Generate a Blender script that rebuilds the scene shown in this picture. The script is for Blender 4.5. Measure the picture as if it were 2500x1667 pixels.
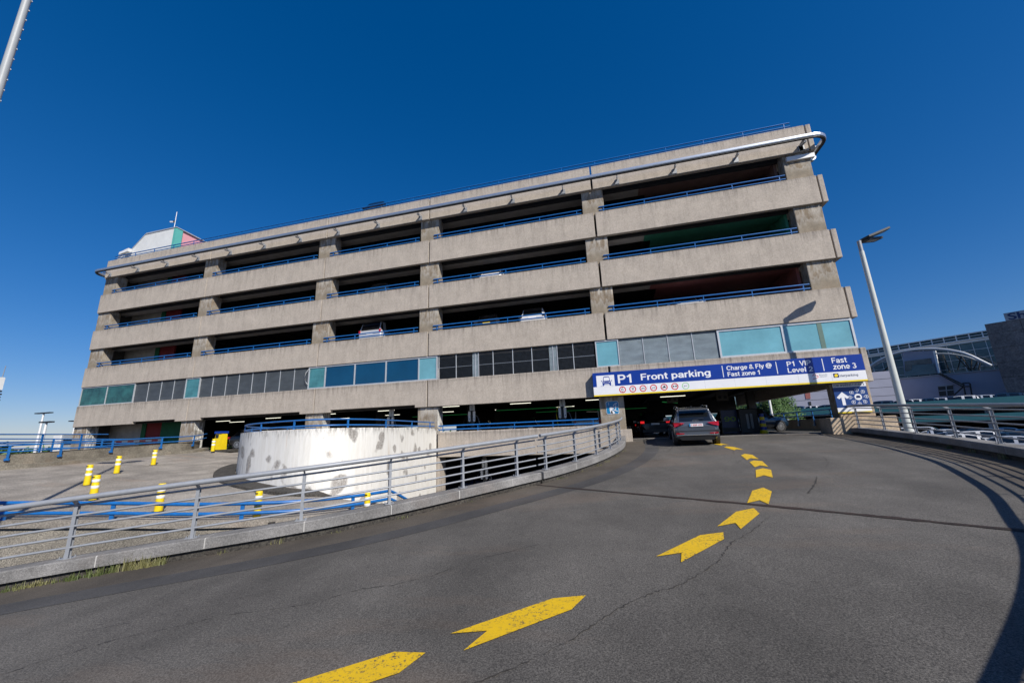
import bpy, bmesh, math, random
from mathutils import Vector, Matrix
random.seed(7)
R = math.radians
for o in list(bpy.data.objects): bpy.data.objects.remove(o, do_unlink=True)
sc = bpy.context.scene
COL = sc.collection

# ------------------------------------------------------------------ camera
CF = Vector((-0.23585405, 0.9446561, 0.22803009))      # view direction
CR = Vector((0.96735762, 0.2506056, -0.03763056))      # right
CU = Vector((0.09269356, -0.21171133, 0.97292663))     # up
FPX = 949.4137
cd = bpy.data.cameras.new('camera'); cam = bpy.data.objects.new('camera', cd); COL.objects.link(cam)
cd.sensor_width = 36; cd.lens = FPX / 2500 * 36; cd.clip_end = 6000; cd.clip_start = 0.05
m = Matrix.Identity(4)
for i in range(3):
    m[i][0] = CR[i]; m[i][1] = CU[i]; m[i][2] = -CF[i]
cam.matrix_world = m
sc.camera = cam

# ------------------------------------------------------------------ sky, sun, exposure
w = bpy.data.worlds.new("World"); sc.world = w; w.use_nodes = True
nt = w.node_tree; nt.nodes.clear()
sky = nt.nodes.new('ShaderNodeTexSky'); sky.sky_type = 'NISHITA'; sky.sun_disc = False
SUN = Vector((1.11, -1.0, 1.18)).normalized()
sky.sun_elevation = math.asin(SUN.z); sky.sun_rotation = math.atan2(SUN.x, SUN.y)
sky.air_density = 1.0; sky.dust_density = 0.3; sky.ozone_density = 6.0; sky.altitude = 0
hs = nt.nodes.new('ShaderNodeHueSaturation'); hs.inputs['Saturation'].default_value = 1.42
hs.inputs['Hue'].default_value = 0.5
bg = nt.nodes.new('ShaderNodeBackground'); bg.inputs[1].default_value = 0.13
wo = nt.nodes.new('ShaderNodeOutputWorld')
tint = nt.nodes.new('ShaderNodeMix'); tint.data_type = 'RGBA'; tint.blend_type = 'MULTIPLY'; tint.inputs[0].default_value = 1.0; tint.inputs[7].default_value = (0.93, 0.89, 1.0, 1)
gm = nt.nodes.new('ShaderNodeGamma'); gm.inputs[1].default_value = 0.78
nt.links.new(sky.outputs[0], gm.inputs[0]); nt.links.new(gm.outputs[0], tint.inputs[6]); nt.links.new(tint.outputs[2], hs.inputs['Color']); nt.links.new(hs.outputs[0], bg.inputs[0]); nt.links.new(bg.outputs[0], wo.inputs[0])
sl = bpy.data.lights.new('sun', 'SUN'); sl.energy = 5.0; sl.angle = R(0.5); sl.color = (1.0, 0.95, 0.87)
so = bpy.data.objects.new('sun', sl); COL.objects.link(so)
so.rotation_euler = SUN.to_track_quat('Z', 'Y').to_euler(); so.location = (30, -20, 40)
sc.view_settings.view_transform = 'Standard'; sc.view_settings.look = 'None'
sc.view_settings.gamma = 1; sc.view_settings.exposure = 0.1

# ------------------------------------------------------------------ measuring helpers
def ray(px, py): return CF + CR * ((px - 1250) / FPX) - CU * ((py - 833.5) / FPX)
def at(px, py, Y): d = ray(px, py); return d * (Y / d.y)
def atd(px, py, dep): return ray(px, py) * dep
Q = (-1.92024, 0.0524982, 0.0291274, -0.00125896, -0.00143044, 0.00089276)
def zr(x, y):
    y = max(y, -3); x = max(x, -22)
    return Q[0] + Q[1]*x + Q[2]*y + Q[3]*x*x + Q[4]*x*y + Q[5]*y*y
def road_pt(px, py, dz=0.0):
    d = ray(px, py)
    a = Q[3]*d.x*d.x + Q[4]*d.x*d.y + Q[5]*d.y*d.y; b = Q[1]*d.x + Q[2]*d.y - d.z; c = Q[0]
    s = math.sqrt(max(b*b - 4*a*c, 0)); t = 2*c/(-b + s) if -b > 0 else 2*c/(-b - s)
    P = d * abs(t); return Vector((P.x, P.y, P.z + dz))
def zl(x, y): return -3.36609 - 0.084871*x + 0.032247*y - 0.55*max(0.0, y-13.0)*min(1.0, max(0.0, (x+11.6)/1.2))       # the lower-left ramp, dipping to the lower storey beside the white wall
E0 = -0.42                                              # ramp meets floor

# ------------------------------------------------------------------ object helpers
def tag(o, label=None, cat=None, group=None, kind=None):
    if label: o['label'] = label
    if cat: o['category'] = cat
    if group: o['group'] = group
    if kind: o['kind'] = kind
    return o
def empty(name, loc=(0, 0, 0), rz=0.0):
    o = bpy.data.objects.new(name, None); COL.objects.link(o); o.location = loc; o.rotation_euler = (0, 0, rz)
    o.empty_display_size = 0.2
    return o
def thing(name, label, cat, loc=(0, 0, 0), rz=0.0, group=None): return tag(empty(name, loc, rz), label, cat, group)
def kids(o): return [c for c in bpy.data.objects if c.parent == o]
def copy_tree(o, parent=None):
    c = o.copy(); COL.objects.link(c)
    if parent is not None: c.parent = parent; c.matrix_parent_inverse = o.matrix_parent_inverse.copy()
    for ch in kids(o): copy_tree(ch, c)
    return c
class MB:
    def __init__(s): s.v = []; s.f = []; s.mi = []; s.sm = []
    def add(s, vs, fs, mi=0, smooth=False):
        n = len(s.v); s.v += [tuple(v) for v in vs]
        for f in fs: s.f.append(tuple(n + i for i in f)); s.mi.append(mi); s.sm.append(smooth)
        return s
    def box(s, x0, x1, y0, y1, z0, z1, mi=0):
        vs = [(x0,y0,z0),(x1,y0,z0),(x1,y1,z0),(x0,y1,z0),(x0,y0,z1),(x1,y0,z1),(x1,y1,z1),(x0,y1,z1)]
        return s.add(vs, [(3,2,1,0),(4,5,6,7),(0,1,5,4),(1,2,6,5),(2,3,7,6),(3,0,4,7)], mi)
    def obox(s, c, ax, ay, az, mi=0):
        c = Vector(c); ax = Vector(ax); ay = Vector(ay); az = Vector(az); vs = []
        for k in (-1, 1):
            for i, j in ((-1,-1),(1,-1),(1,1),(-1,1)): vs.append(c + ax*i + ay*j + az*k)
        return s.add(vs, [(3,2,1,0),(4,5,6,7),(0,1,5,4),(1,2,6,5),(2,3,7,6),(3,0,4,7)], mi)
    def prism(s, pts, d, mi=0):            # polygon pts (3D), extruded by vector d
        n = len(pts); d = Vector(d); vs = [Vector(p) for p in pts] + [Vector(p) + d for p in pts]
        fs = [tuple(range(n))[::-1], tuple(range(n, 2*n))] + [(i, (i+1) % n, n + (i+1) % n, n + i) for i in range(n)]
        return s.add(vs, fs, mi)
    def tube(s, path, r, n=10, mi=0, cap=True, r2=None, up=None):
        P = [Vector(p) for p in path]; L = len(P); vs = []; fs = []
        for i in range(L):
            t = (P[min(i+1, L-1)] - P[max(i-1, 0)]).normalized()
            a = t.cross(Vector((0,0,1)))
            if a.length < 1e-3: a = t.cross(Vector((0,1,0)))
            a.normalize(); b = t.cross(a)
            rr = r if r2 is None else r + (r2 - r) * i / (L - 1)
            for k in range(n):
                q = 2*math.pi*k/n; vs.append(P[i] + a*math.cos(q)*rr + b*math.sin(q)*rr)
        for i in range(L-1):
            for k in range(n): k2 = (k+1) % n; fs.append((i*n+k, i*n+k2, (i+1)*n+k2, (i+1)*n+k))
        s.add(vs, fs, mi, True)
        if cap:
            s.add(vs[:n], [tuple(range(n))[::-1]], mi); s.add(vs[-n:], [tuple(range(n))], mi)
        return s
    def sweep(s, path, prof, mi=0, cap=True, smooth=False, closed=True):   # prof: list of (side, up); side = left of travel
        P = [Vector(p) for p in path]; L = len(P); n = len(prof); vs = []; fs = []
        for i in range(L):
            t = (P[min(i+1, L-1)] - P[max(i-1, 0)]); t.z = 0; t.normalize(); a = Vector((-t.y, t.x, 0))
            for (u, v) in prof: vs.append(P[i] + a*u + Vector((0,0,v)))
        for i in range(L-1):
            for k in range(n if closed else n-1): k2 = (k+1) % n; fs.append((i*n+k, (i+1)*n+k, (i+1)*n+k2, i*n+k2))
        s.add(vs, fs, mi, smooth)
        if cap and closed: s.add(vs[:n], [tuple(range(n))], mi); s.add(vs[-n:], [tuple(range(n))[::-1]], mi)
        return s
    def disc(s, c, nrm, r, n=24, r0=0.0, mi=0):
        c = Vector(c); nrm = Vector(nrm).normalized(); a = nrm.cross(Vector((0,0,1)))
        if a.length < 1e-3: a = Vector((1,0,0))
        a.normalize(); b = nrm.cross(a)
        o = [c + (a*math.cos(2*math.pi*k/n) + b*math.sin(2*math.pi*k/n))*r for k in range(n)]
        if r0 > 0:
            i = [c + (a*math.cos(2*math.pi*k/n) + b*math.sin(2*math.pi*k/n))*r0 for k in range(n)]
            return s.add(o + i, [(k, (k+1) % n, n+(k+1) % n, n+k) for k in range(n)], mi)
        return s.add(o, [tuple(range(n))], mi)
    def build(s, name, mats, parent=None, bevel=0.0):
        used = sorted({k for f in s.f for k in f}); mp_ = {k: i for i, k in enumerate(used)}; s.v = [s.v[k] for k in used]; s.f = [tuple(mp_[k] for k in f) for f in s.f]
        me = bpy.data.meshes.new(name); me.from_pydata(s.v, [], s.f)
        if not isinstance(mats, (list, tuple)): mats = [mats]
        for m_ in mats: me.materials.append(m_)
        for p, mi, sm in zip(me.polygons, s.mi, s.sm): p.material_index = mi; p.use_smooth = sm
        bm = bmesh.new(); bm.from_mesh(me); bmesh.ops.recalc_face_normals(bm, faces=bm.faces); bm.to_mesh(me); bm.free()
        o = bpy.data.objects.new(name, me); COL.objects.link(o)
        if parent is not None: o.parent = parent
        if bevel:
            md = o.modifiers.new('bevel', 'BEVEL'); md.width = bevel; md.segments = 2; md.limit_method = 'ANGLE'
        return o
def catmull(P, step=0.25):
    P = [Vector(p) for p in P]; out = []
    for i in range(len(P)-1):
        a = P[max(i-1,0)]; b = P[i]; c = P[i+1]; d = P[min(i+2,len(P)-1)]
        n = max(2, int((c-b).length/step))
        for k in range(n):
            t = k/n; out.append(0.5*((2*b) + (c-a)*t + (2*a-5*b+4*c-d)*t*t + (3*b-3*c+d-a)*t**3))
    out.append(P[-1]); return out
def side(path, i):
    t = path[min(i+1, len(path)-1)] - path[max(i-1, 0)]; t.z = 0; t.normalize(); return Vector((-t.y, t.x, 0)), t
def arclen(path):
    s = [0]
    for i in range(1, len(path)): s.append(s[-1] + (path[i]-path[i-1]).length)
    return s
def along(path, S, d):
    for i in range(1, len(path)):
        if S[i] >= d: k = (d-S[i-1])/max(1e-9, S[i]-S[i-1]); return path[i-1].lerp(path[i], k), i
    return path[-1].copy(), len(path)-1
def inside(x, y, poly):
    r = False; n = len(poly); j = n-1
    for i in range(n):
        xi, yi = poly[i][0], poly[i][1]; xj, yj = poly[j][0], poly[j][1]
        if (yi > y) != (yj > y) and x < (xj-xi)*(y-yi)/(yj-yi)+xi: r = not r
        j = i
    return r

# ------------------------------------------------------------------ materials
def newmat(name):
    m_ = bpy.data.materials.new(name); m_.use_nodes = True; return m_, m_.node_tree, m_.node_tree.nodes['Principled BSDF']
def N(nt, t, **k):
    n = nt.nodes.new(t)
    for a, b in k.items(): setattr(n, a, b)
    return n
def noise(nt, scale, detail=4, rough=0.6, vec=None, dist=0.0):
    n = N(nt, 'ShaderNodeTexNoise'); n.inputs['Scale'].default_value = scale; n.inputs['Detail'].default_value = detail
    n.inputs['Roughness'].default_value = rough; n.inputs['Distortion'].default_value = dist
    if vec is not None: nt.links.new(vec, n.inputs['Vector'])
    return n.outputs['Fac']
def ramp(nt, fac, stops):
    r = N(nt, 'ShaderNodeValToRGB'); e = r.color_ramp.elements
    while len(e) < len(stops): e.new(0.5)
    for el, (p, c) in zip(e, stops): el.position = p; el.color = (c, c, c, 1) if isinstance(c, (int, float)) else (*c, 1)
    nt.links.new(fac, r.inputs[0]); return r.outputs[0]
def mix(nt, a, b, fac, mode='MIX'):
    x = N(nt, 'ShaderNodeMix', data_type='RGBA', blend_type=mode)
    for i, v in ((0, fac), (6, a), (7, b)):
        if isinstance(v, (int, float)): x.inputs[i].default_value = v if i == 0 else (v, v, v, 1)
        elif isinstance(v, tuple): x.inputs[i].default_value = (*v, 1)
        else: nt.links.new(v, x.inputs[i])
    return x.outputs[2]
def objco(nt, scale=(1,1,1), loc=(0,0,0), world=True):
    if world: src = N(nt, 'ShaderNodeNewGeometry').outputs['Position']
    else: src = N(nt, 'ShaderNodeTexCoord').outputs['Object']
    mp = N(nt, 'ShaderNodeMapping'); mp.inputs['Scale'].default_value = scale; mp.inputs['Location'].default_value = loc
    nt.links.new(src, mp.inputs[0]); return mp.outputs[0]
def bump(nt, bsdf, h, strength=0.3, dist=0.01):
    b = N(nt, 'ShaderNodeBump'); b.inputs['Strength'].default_value = strength; b.inputs['Distance'].default_value = dist
    nt.links.new(h, b.inputs['Height']); nt.links.new(b.outputs[0], bsdf.inputs['Normal'])
def flat(name, col, rough=0.6, metal=0.0, var=0.12, scale=3.0, spec=None, coat=0.0):
    m_, nt, b = newmat(name); c = col
    n = noise(nt, scale, 5, 0.65, objco(nt, world=False))
    f = ramp(nt, n, [(0.25, 1-var), (0.75, 1+var)])
    o = mix(nt, c, f, 1.0, 'MULTIPLY'); nt.links.new(o, b.inputs['Base Color'])
    b.inputs['Roughness'].default_value = rough; b.inputs['Metallic'].default_value = metal
    if spec is not None: b.inputs['Specular IOR Level'].default_value = spec
    if coat: b.inputs['Coat Weight'].default_value = coat; b.inputs['Coat Roughness'].default_value = 0.05
    return m_
def emit(name, col, s):
    m_, nt, b = newmat(name); b.inputs['Base Color'].default_value = (*col, 1)
    b.inputs['Emission Color'].default_value = (*col, 1); b.inputs['Emission Strength'].default_value = s; return m_

def mat_panel():
    m_, nt, b = newmat('aggregate_concrete')
    sp = noise(nt, 16, 3, 0.8, objco(nt)); mot = noise(nt, 1.1, 5, 0.65, objco(nt))
    fine = noise(nt, 60, 2, 0.9, objco(nt))
    st = noise(nt, 1.0, 5, 0.75, objco(nt, (3.2, 3.2, 0.35)))
    base = mix(nt, (0.48, 0.42, 0.358), (0.36, 0.315, 0.265), ramp(nt, sp, [(0.35, 0.0), (0.65, 1.0)]))
    base = mix(nt, base, ramp(nt, mot, [(0.3, 0.90), (0.7, 1.09)]), 1.0, 'MULTIPLY')
    base = mix(nt, base, ramp(nt, st, [(0.3, 0.76), (0.52, 1.03)]), 0.6, 'MULTIPLY')
    base = mix(nt, base, ramp(nt, fine, [(0.3, 0.82), (0.7, 1.18)]), 1.0, 'MULTIPLY')
    # dirt that runs down from each panel's top edge
    z = N(nt, 'ShaderNodeSeparateXYZ'); nt.links.new(N(nt, 'ShaderNodeNewGeometry').outputs['Position'], z.inputs[0])
    a = N(nt, 'ShaderNodeMath', operation='SUBTRACT'); nt.links.new(z.outputs[2], a.inputs[0]); a.inputs[1].default_value = 0.1
    d = N(nt, 'ShaderNodeMath', operation='DIVIDE'); nt.links.new(a.outputs[0], d.inputs[0]); d.inputs[1].default_value = 3.42
    fr = N(nt, 'ShaderNodeMath', operation='FRACT'); nt.links.new(d.outputs[0], fr.inputs[0])
    topd = ramp(nt, fr.outputs[0], [(0.0, 1.0), (0.55, 0.0), (0.8, 0.0), (1.0, 1.0)])
    st2 = noise(nt, 1.0, 6, 0.8, objco(nt, (7, 7, 0.25), (3, 1, 0)))
    k = mix(nt, ramp(nt, st2, [(0.48, 0.0), (0.62, 1.0)]), topd, 1.0, 'MULTIPLY')
    base = mix(nt, base, (0.15, 0.13, 0.115), mix(nt, k, 0.75, 1.0, 'MULTIPLY'))
    rim = ramp(nt, fr.outputs[0], [(0.0, 0.55), (0.012, 0.0), (0.955, 0.0), (0.995, 0.35)])
    base = mix(nt, base, (0.12, 0.105, 0.09), mix(nt, rim, ramp(nt, mot, [(0.3, 0.3), (0.6, 1.0)]), 1.0, 'MULTIPLY'))
    nt.links.new(base, b.inputs['Base Color']); b.inputs['Roughness'].default_value = 0.92
    bump(nt, b, sp, 0.35, 0.02); return m_
def mat_column():
    m_, nt, b = newmat('weathered_column_concrete')
    mot = noise(nt, 2.2, 6, 0.7, objco(nt)); fine = noise(nt, 22, 3, 0.8, objco(nt))
    z = N(nt, 'ShaderNodeSeparateXYZ'); nt.links.new(N(nt, 'ShaderNodeNewGeometry').outputs['Position'], z.inputs[0])
    a = N(nt, 'ShaderNodeMath', operation='SUBTRACT'); nt.links.new(z.outputs[2], a.inputs[0]); a.inputs[1].default_value = 1.82
    d = N(nt, 'ShaderNodeMath', operation='DIVIDE'); nt.links.new(a.outputs[0], d.inputs[0]); d.inputs[1].default_value = 3.42
    nz = N(nt, 'ShaderNodeMath', operation='MULTIPLY_ADD'); nt.links.new(noise(nt, 1.6, 4, 0.6, objco(nt, (2.2, 2.2, 0.5))), nz.inputs[0]); nz.inputs[1].default_value = 0.5
    nt.links.new(d.outputs[0], nz.inputs[2])
    fr = N(nt, 'ShaderNodeMath', operation='FRACT'); nt.links.new(nz.outputs[0], fr.inputs[0])
    c = ramp(nt, fr.outputs[0], [(0.0, (0.225, 0.175, 0.12)), (0.55, (0.24, 0.19, 0.135)), (0.9, (0.26, 0.22, 0.165)), (0.99, (0.32, 0.28, 0.23))])
    wh = noise(nt, 1.5, 5, 0.7, objco(nt, (3, 3, 0.7), (5, 0, 2)))
    z2 = N(nt, 'ShaderNodeMath', operation='FRACT'); nt.links.new(d.outputs[0], z2.inputs[0])
    k = mix(nt, ramp(nt, wh, [(0.42, 0.0), (0.58, 1.0)]), ramp(nt, z2.outputs[0], [(0.0, 0.0), (0.62, 0.0), (0.98, 1.0)]), 1.0, 'MULTIPLY')
    c = mix(nt, c, (0.46, 0.43, 0.38), k)
    c = mix(nt, c, ramp(nt, mot, [(0.3, 0.75), (0.7, 1.2)]), 1.0, 'MULTIPLY')
    c = mix(nt, c, ramp(nt, fine, [(0.3, 0.88), (0.7, 1.12)]), 1.0, 'MULTIPLY')
    nt.links.new(c, b.inputs['Base Color']); b.inputs['Roughness'].default_value = 0.9; return m_
def mat_whitewall():
    m_, nt, b = newmat('flaking_white_paint')
    # round repair patches in loose columns, grime, streaks
    v = N(nt, 'ShaderNodeTexVoronoi'); v.inputs['Scale'].default_value = 1.35; v.inputs['Randomness'].default_value = 1.0
    nt.links.new(mix(nt, objco(nt, (1,1,1)), N(nt, 'ShaderNodeTexNoise').outputs['Color'], 0.12), v.inputs['Vector'])
    mp = objco(nt, (1, 1, 0.85)); wob = N(nt, 'ShaderNodeTexNoise'); wob.inputs['Scale'].default_value = 8; wob.inputs['Detail'].default_value = 4; nt.links.new(mp, wob.inputs['Vector'])
    nt.links.new(mix(nt, mp, wob.outputs['Color'], 0.13), v.inputs['Vector'])
    sz = noise(nt, 1.6, 1, 0.5, objco(nt))
    th = N(nt, 'ShaderNodeMath', operation='MULTIPLY_ADD'); nt.links.new(sz, th.inputs[0]); th.inputs[1].default_value = -1.0; nt.links.new(v.outputs['Distance'], th.inputs[2])
    spots = ramp(nt, th.outputs[0], [(0.0, 0.0), (0.001, 0.0)])
    mr = N(nt, 'ShaderNodeMapRange'); nt.links.new(th.outputs[0], mr.inputs[0]); mr.inputs[1].default_value = -0.33; mr.inputs[2].default_value = -0.20; mr.inputs[3].default_value = 1; mr.inputs[4].default_value = 0
    g = noise(nt, 1.0, 6, 0.75, objco(nt, (4, 4, 0.5)))
    z = N(nt, 'ShaderNodeSeparateXYZ'); nt.links.new(N(nt, 'ShaderNodeNewGeometry').outputs['Position'], z.inputs[0])
    tz = N(nt, 'ShaderNodeMapRange'); nt.links.new(z.outputs[2], tz.inputs[0]); tz.inputs[1].default_value = -0.15; tz.inputs[2].default_value = 0.5
    c = mix(nt, (0.82, 0.80, 0.75), (0.71, 0.68, 0.61), ramp(nt, g, [(0.45, 0.0), (0.7, 1.0)]))
    c = mix(nt, c, (0.27, 0.245, 0.22), mix(nt, mr.outputs[0], ramp(nt, noise(nt, 14, 4, 0.8, objco(nt)), [(0.3, 0.35), (0.6, 1.0)]), 1.0, 'MULTIPLY'))
    gr = noise(nt, 1.0, 7, 0.8, objco(nt, (9, 9, 1.6), (2, 2, 2)))
    c = mix(nt, c, (0.10, 0.09, 0.08), mix(nt, ramp(nt, gr, [(0.44, 0.0), (0.62, 1.0)]), ramp(nt, tz.outputs[0], [(0.0, 0.05), (0.4, 0.15), (1.0, 0.9)]), 1.0, 'MULTIPLY'))
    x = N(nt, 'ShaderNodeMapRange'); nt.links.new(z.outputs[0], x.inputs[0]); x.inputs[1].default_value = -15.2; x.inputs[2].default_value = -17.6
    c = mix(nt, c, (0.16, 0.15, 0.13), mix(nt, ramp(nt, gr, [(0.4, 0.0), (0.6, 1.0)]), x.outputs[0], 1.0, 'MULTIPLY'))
    rs = noise(nt, 1.0, 3, 0.5, objco(nt, (14, 14, 0.8), (7, 7, 7)))
    c = mix(nt, c, (0.5, 0.25, 0.09), mix(nt, ramp(nt, rs, [(0.68, 0.0), (0.74, 0.55)]), 1.0, 1.0, 'MULTIPLY'))
    nt.links.new(c, b.inputs['Base Color']); b.inputs['Roughness'].default_value = 0.75
    bump(nt, b, gr, 0.25, 0.01); return m_
def mat_asphalt(name, c0, c1, big=0.35, agg=70, warm=0.0, rough=0.86):
    m_, nt, b = newmat(name)
    f = noise(nt, agg, 2, 0.9, objco(nt)); f2 = noise(nt, agg*3.1, 2, 0.8, objco(nt)); l = noise(nt, big, 6, 0.6, objco(nt)); s = noise(nt, 2.5, 4, 0.7, objco(nt, (1, 0.4, 1)))
    c = mix(nt, c0, c1, ramp(nt, f, [(0.38, 0.0), (0.66, 1.0)]))
    c = mix(nt, c, ramp(nt, f2, [(0.3, 0.65), (0.7, 1.35)]), 1.0, 'MULTIPLY')
    c = mix(nt, c, ramp(nt, l, [(0.3, 0.70), (0.7, 1.26)]), 1.0, 'MULTIPLY')
    c = mix(nt, c, ramp(nt, s, [(0.3, 0.92), (0.7, 1.08)]), 1.0, 'MULTIPLY')
    c = mix(nt, c, ramp(nt, noise(nt, 0.9, 3, 0.5, objco(nt, (0.9, 0.35, 1), (1, 5, 0))), [(0.35, 0.88), (0.65, 1.10)]), 1.0, 'MULTIPLY')
    rs = noise(nt, 0.5, 5, 0.6, objco(nt, (0.4, 1.3, 1), (4, 9, 0)))
    c = mix(nt, c, (c1[0]*1.25, c1[1]*0.92, c1[2]*0.7), ramp(nt, rs, [(0.55, 0.0), (0.72, 0.28)]))
    nt.links.new(c, b.inputs['Base Color']); b.inputs['Roughness'].default_value = rough
    b.inputs['Specular IOR Level'].default_value = 0.35
    bump(nt, b, f, 0.4, 0.010); return m_
def mat_paint():
    m_, nt, b = newmat('worn_yellow_road_paint')
    w_ = noise(nt, 26, 5, 0.85, objco(nt)); l = noise(nt, 1.7, 3, 0.6, objco(nt))
    k = mix(nt, ramp(nt, w_, [(0.55, 0.0), (0.59, 1.0)]), ramp(nt, l, [(0.36, 0.2), (0.58, 1.0)]), 1.0, 'MULTIPLY')
    c = mix(nt, (0.72, 0.45, 0.003), (0.58, 0.36, 0.01), ramp(nt, noise(nt, 5, 4, 0.7, objco(nt)), [(0.4, 0.0), (0.75, 0.6)]))
    c = mix(nt, c, (0.07, 0.062, 0.05), k)
    nt.links.new(c, b.inputs['Base Color']); b.inputs['Roughness'].default_value = 0.6; bump(nt, b, w_, 0.4, 0.006); return m_
def mat_louvre(name, col, dark, n=28.0):
    m_, nt, b = newmat(name)
    wv = N(nt, 'ShaderNodeTexWave', wave_type='BANDS', bands_direction='Z'); wv.inputs['Scale'].default_value = n*0.3; wv.inputs['Distortion'].default_value = 0.0
    nt.links.new(objco(nt), wv.inputs['Vector'])
    c = mix(nt, dark, col, ramp(nt, wv.outputs['Fac'], [(0.35, 0.0), (0.6, 1.0)]))
    c = mix(nt, c, ramp(nt, noise(nt, 1.3, 5, 0.6, objco(nt, (1, 1, 3))), [(0.3, 0.8), (0.7, 1.2)]), 1.0, 'MULTIPLY')
    nt.links.new(c, b.inputs['Base Color']); b.inputs['Roughness'].default_value = 0.5; b.inputs['Metallic'].default_value = 0.3
    bump(nt, b, wv.outputs['Fac'], 0.8, 0.03); return m_
def mat_mesh():
    m_, nt, b = newmat('wire_mesh_screen')
    out = nt.nodes['Material Output']; tr = N(nt, 'ShaderNodeBsdfTransparent'); mx = N(nt, 'ShaderNodeMixShader')
    b.inputs['Base Color'].default_value = (0.10, 0.11, 0.12, 1); b.inputs['Metallic'].default_value = 0.6; b.inputs['Roughness'].default_value = 0.4
    fs = []
    for ax in (0, 2):
        s = N(nt, 'ShaderNodeSeparateXYZ'); nt.links.new(N(nt, 'ShaderNodeNewGeometry').outputs['Position'], s.inputs[0])
        q = N(nt, 'ShaderNodeMath', operation='MULTIPLY'); nt.links.new(s.outputs[ax], q.inputs[0]); q.inputs[1].default_value = 13.0
        r_ = N(nt, 'ShaderNodeMath', operation='FRACT'); nt.links.new(q.outputs[0], r_.inputs[0])
        g = N(nt, 'ShaderNodeMath', operation='LESS_THAN'); nt.links.new(r_.outputs[0], g.inputs[0]); g.inputs[1].default_value = 0.13; fs.append(g.outputs[0])
    mx2 = N(nt, 'ShaderNodeMath', operation='MAXIMUM'); nt.links.new(fs[0], mx2.inputs[0]); nt.links.new(fs[1], mx2.inputs[1])
    nt.links.new(mx2.outputs[0], mx.inputs[0]); nt.links.new(tr.outputs[0], mx.inputs[1]); nt.links.new(b.outputs[0], mx.inputs[2]); nt.links.new(mx.outputs[0], out.inputs[0]); return m_
def mat_glasswall():
    m_, nt, b = newmat('terminal_glass')
    c = mix(nt, (0.035, 0.085, 0.10), (0.10, 0.16, 0.175), ramp(nt, noise(nt, 0.12, 4, 0.6, objco(nt, (1, 1, 2))), [(0.4, 0.0), (0.62, 1.0)]))
    nt.links.new(c, b.inputs['Base Color']); b.inputs['Roughness'].default_value = 0.12; return m_
def mat_leaf(name, a, b_):
    m_, nt, b = newmat(name); c = mix(nt, a, b_, ramp(nt, noise(nt, 1.3, 3, 0.6, objco(nt)), [(0.35, 0.0), (0.65, 1.0)]))
    nt.links.new(c, b.inputs['Base Color']); b.inputs['Roughness'].default_value = 0.6
    b.inputs['Transmission Weight'].default_value = 0.0; return m_

M = {}
M['panel'] = mat_panel(); M['column'] = mat_column(); M['whitewall'] = mat_whitewall()
M['asphalt'] = mat_asphalt('road_asphalt', (0.052, 0.048, 0.043), (0.165, 0.152, 0.135), 0.35, 60)
M['gutter'] = mat_asphalt('brown_gutter_asphalt', (0.066, 0.056, 0.045), (0.115, 0.098, 0.080), 0.6, 50)
M['patch'] = mat_asphalt('dark_patch_asphalt', (0.045, 0.044, 0.045), (0.085, 0.081, 0.078), 0.5, 60)
M['ramp'] = mat_asphalt('bleached_ramp_concrete', (0.19, 0.17, 0.145), (0.36, 0.325, 0.28), 0.9, 24)
M['agg'] = mat_asphalt('coarse_aggregate_wall', (0.09, 0.082, 0.07), (0.34, 0.31, 0.26), 0.4, 42)
M['ground'] = mat_asphalt('ground_asphalt', (0.05, 0.05, 0.048), (0.09, 0.088, 0.082), 0.05, 8)
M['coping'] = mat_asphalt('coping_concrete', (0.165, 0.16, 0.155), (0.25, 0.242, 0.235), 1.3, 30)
M['kerb'] = mat_asphalt('shade_dark_kerb_concrete', (0.03, 0.027, 0.024), (0.085, 0.078, 0.066), 1.5, 14)  # darkened to put the shadow gap below the coping into the colour
M['parapet'] = mat_asphalt('mossy_parapet_concrete', (0.13, 0.115, 0.09), (0.25, 0.225, 0.18), 1.6, 22)
M['paint'] = mat_paint()
M['steel'] = flat('galvanised_steel', (0.30, 0.315, 0.34), 0.5, 0.25, 0.12, 6)
M['blue'] = flat('blue_railing_paint', (0.012, 0.125, 0.38), 0.36, 0.0, 0.22, 8)
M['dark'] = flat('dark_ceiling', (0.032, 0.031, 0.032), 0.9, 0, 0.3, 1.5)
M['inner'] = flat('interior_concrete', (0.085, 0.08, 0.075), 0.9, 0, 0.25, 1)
M['soffit'] = flat('soffit_concrete', (0.48, 0.44, 0.40), 0.9, 0, 0.2, 1.5)
M['redpaint'] = flat('red_interior_paint', (0.30, 0.10, 0.09), 0.7, 0, 0.2, 2)
M['greenpaint'] = flat('green_interior_paint', (0.05, 0.27, 0.17), 0.7, 0, 0.2, 2)
M['redbrown'] = flat('dull_brown_soffit_paint', (0.22, 0.13, 0.11), 0.8, 0, 0.2, 2)
M['corered'] = flat('core_red_paint', (0.25, 0.02, 0.025), 0.7, 0, 0.2, 2)
M['coregreen'] = flat('core_green_paint', (0.01, 0.13, 0.055), 0.7, 0, 0.2, 2)
M['wallgrey'] = flat('board_marked_wall', (0.40, 0.375, 0.34), 0.9, 0, 0.25, 2)
M['alu'] = flat('aluminium_frame', (0.52, 0.54, 0.56), 0.4, 0.3, 0.08, 4)
M['tealglass'] = flat('frosted_teal_glass', (0.15, 0.36, 0.42), 0.14, 0, 0.22, 0.6, 0.8)
M['tealglass2'] = flat('dark_teal_glass', (0.06, 0.20, 0.22), 0.12, 0, 0.5, 0.9, 0.7)
M['greenglass'] = flat('green_tinted_glass', (0.022, 0.095, 0.085), 0.07, 0, 0.8, 1.2, 0.8)
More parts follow.
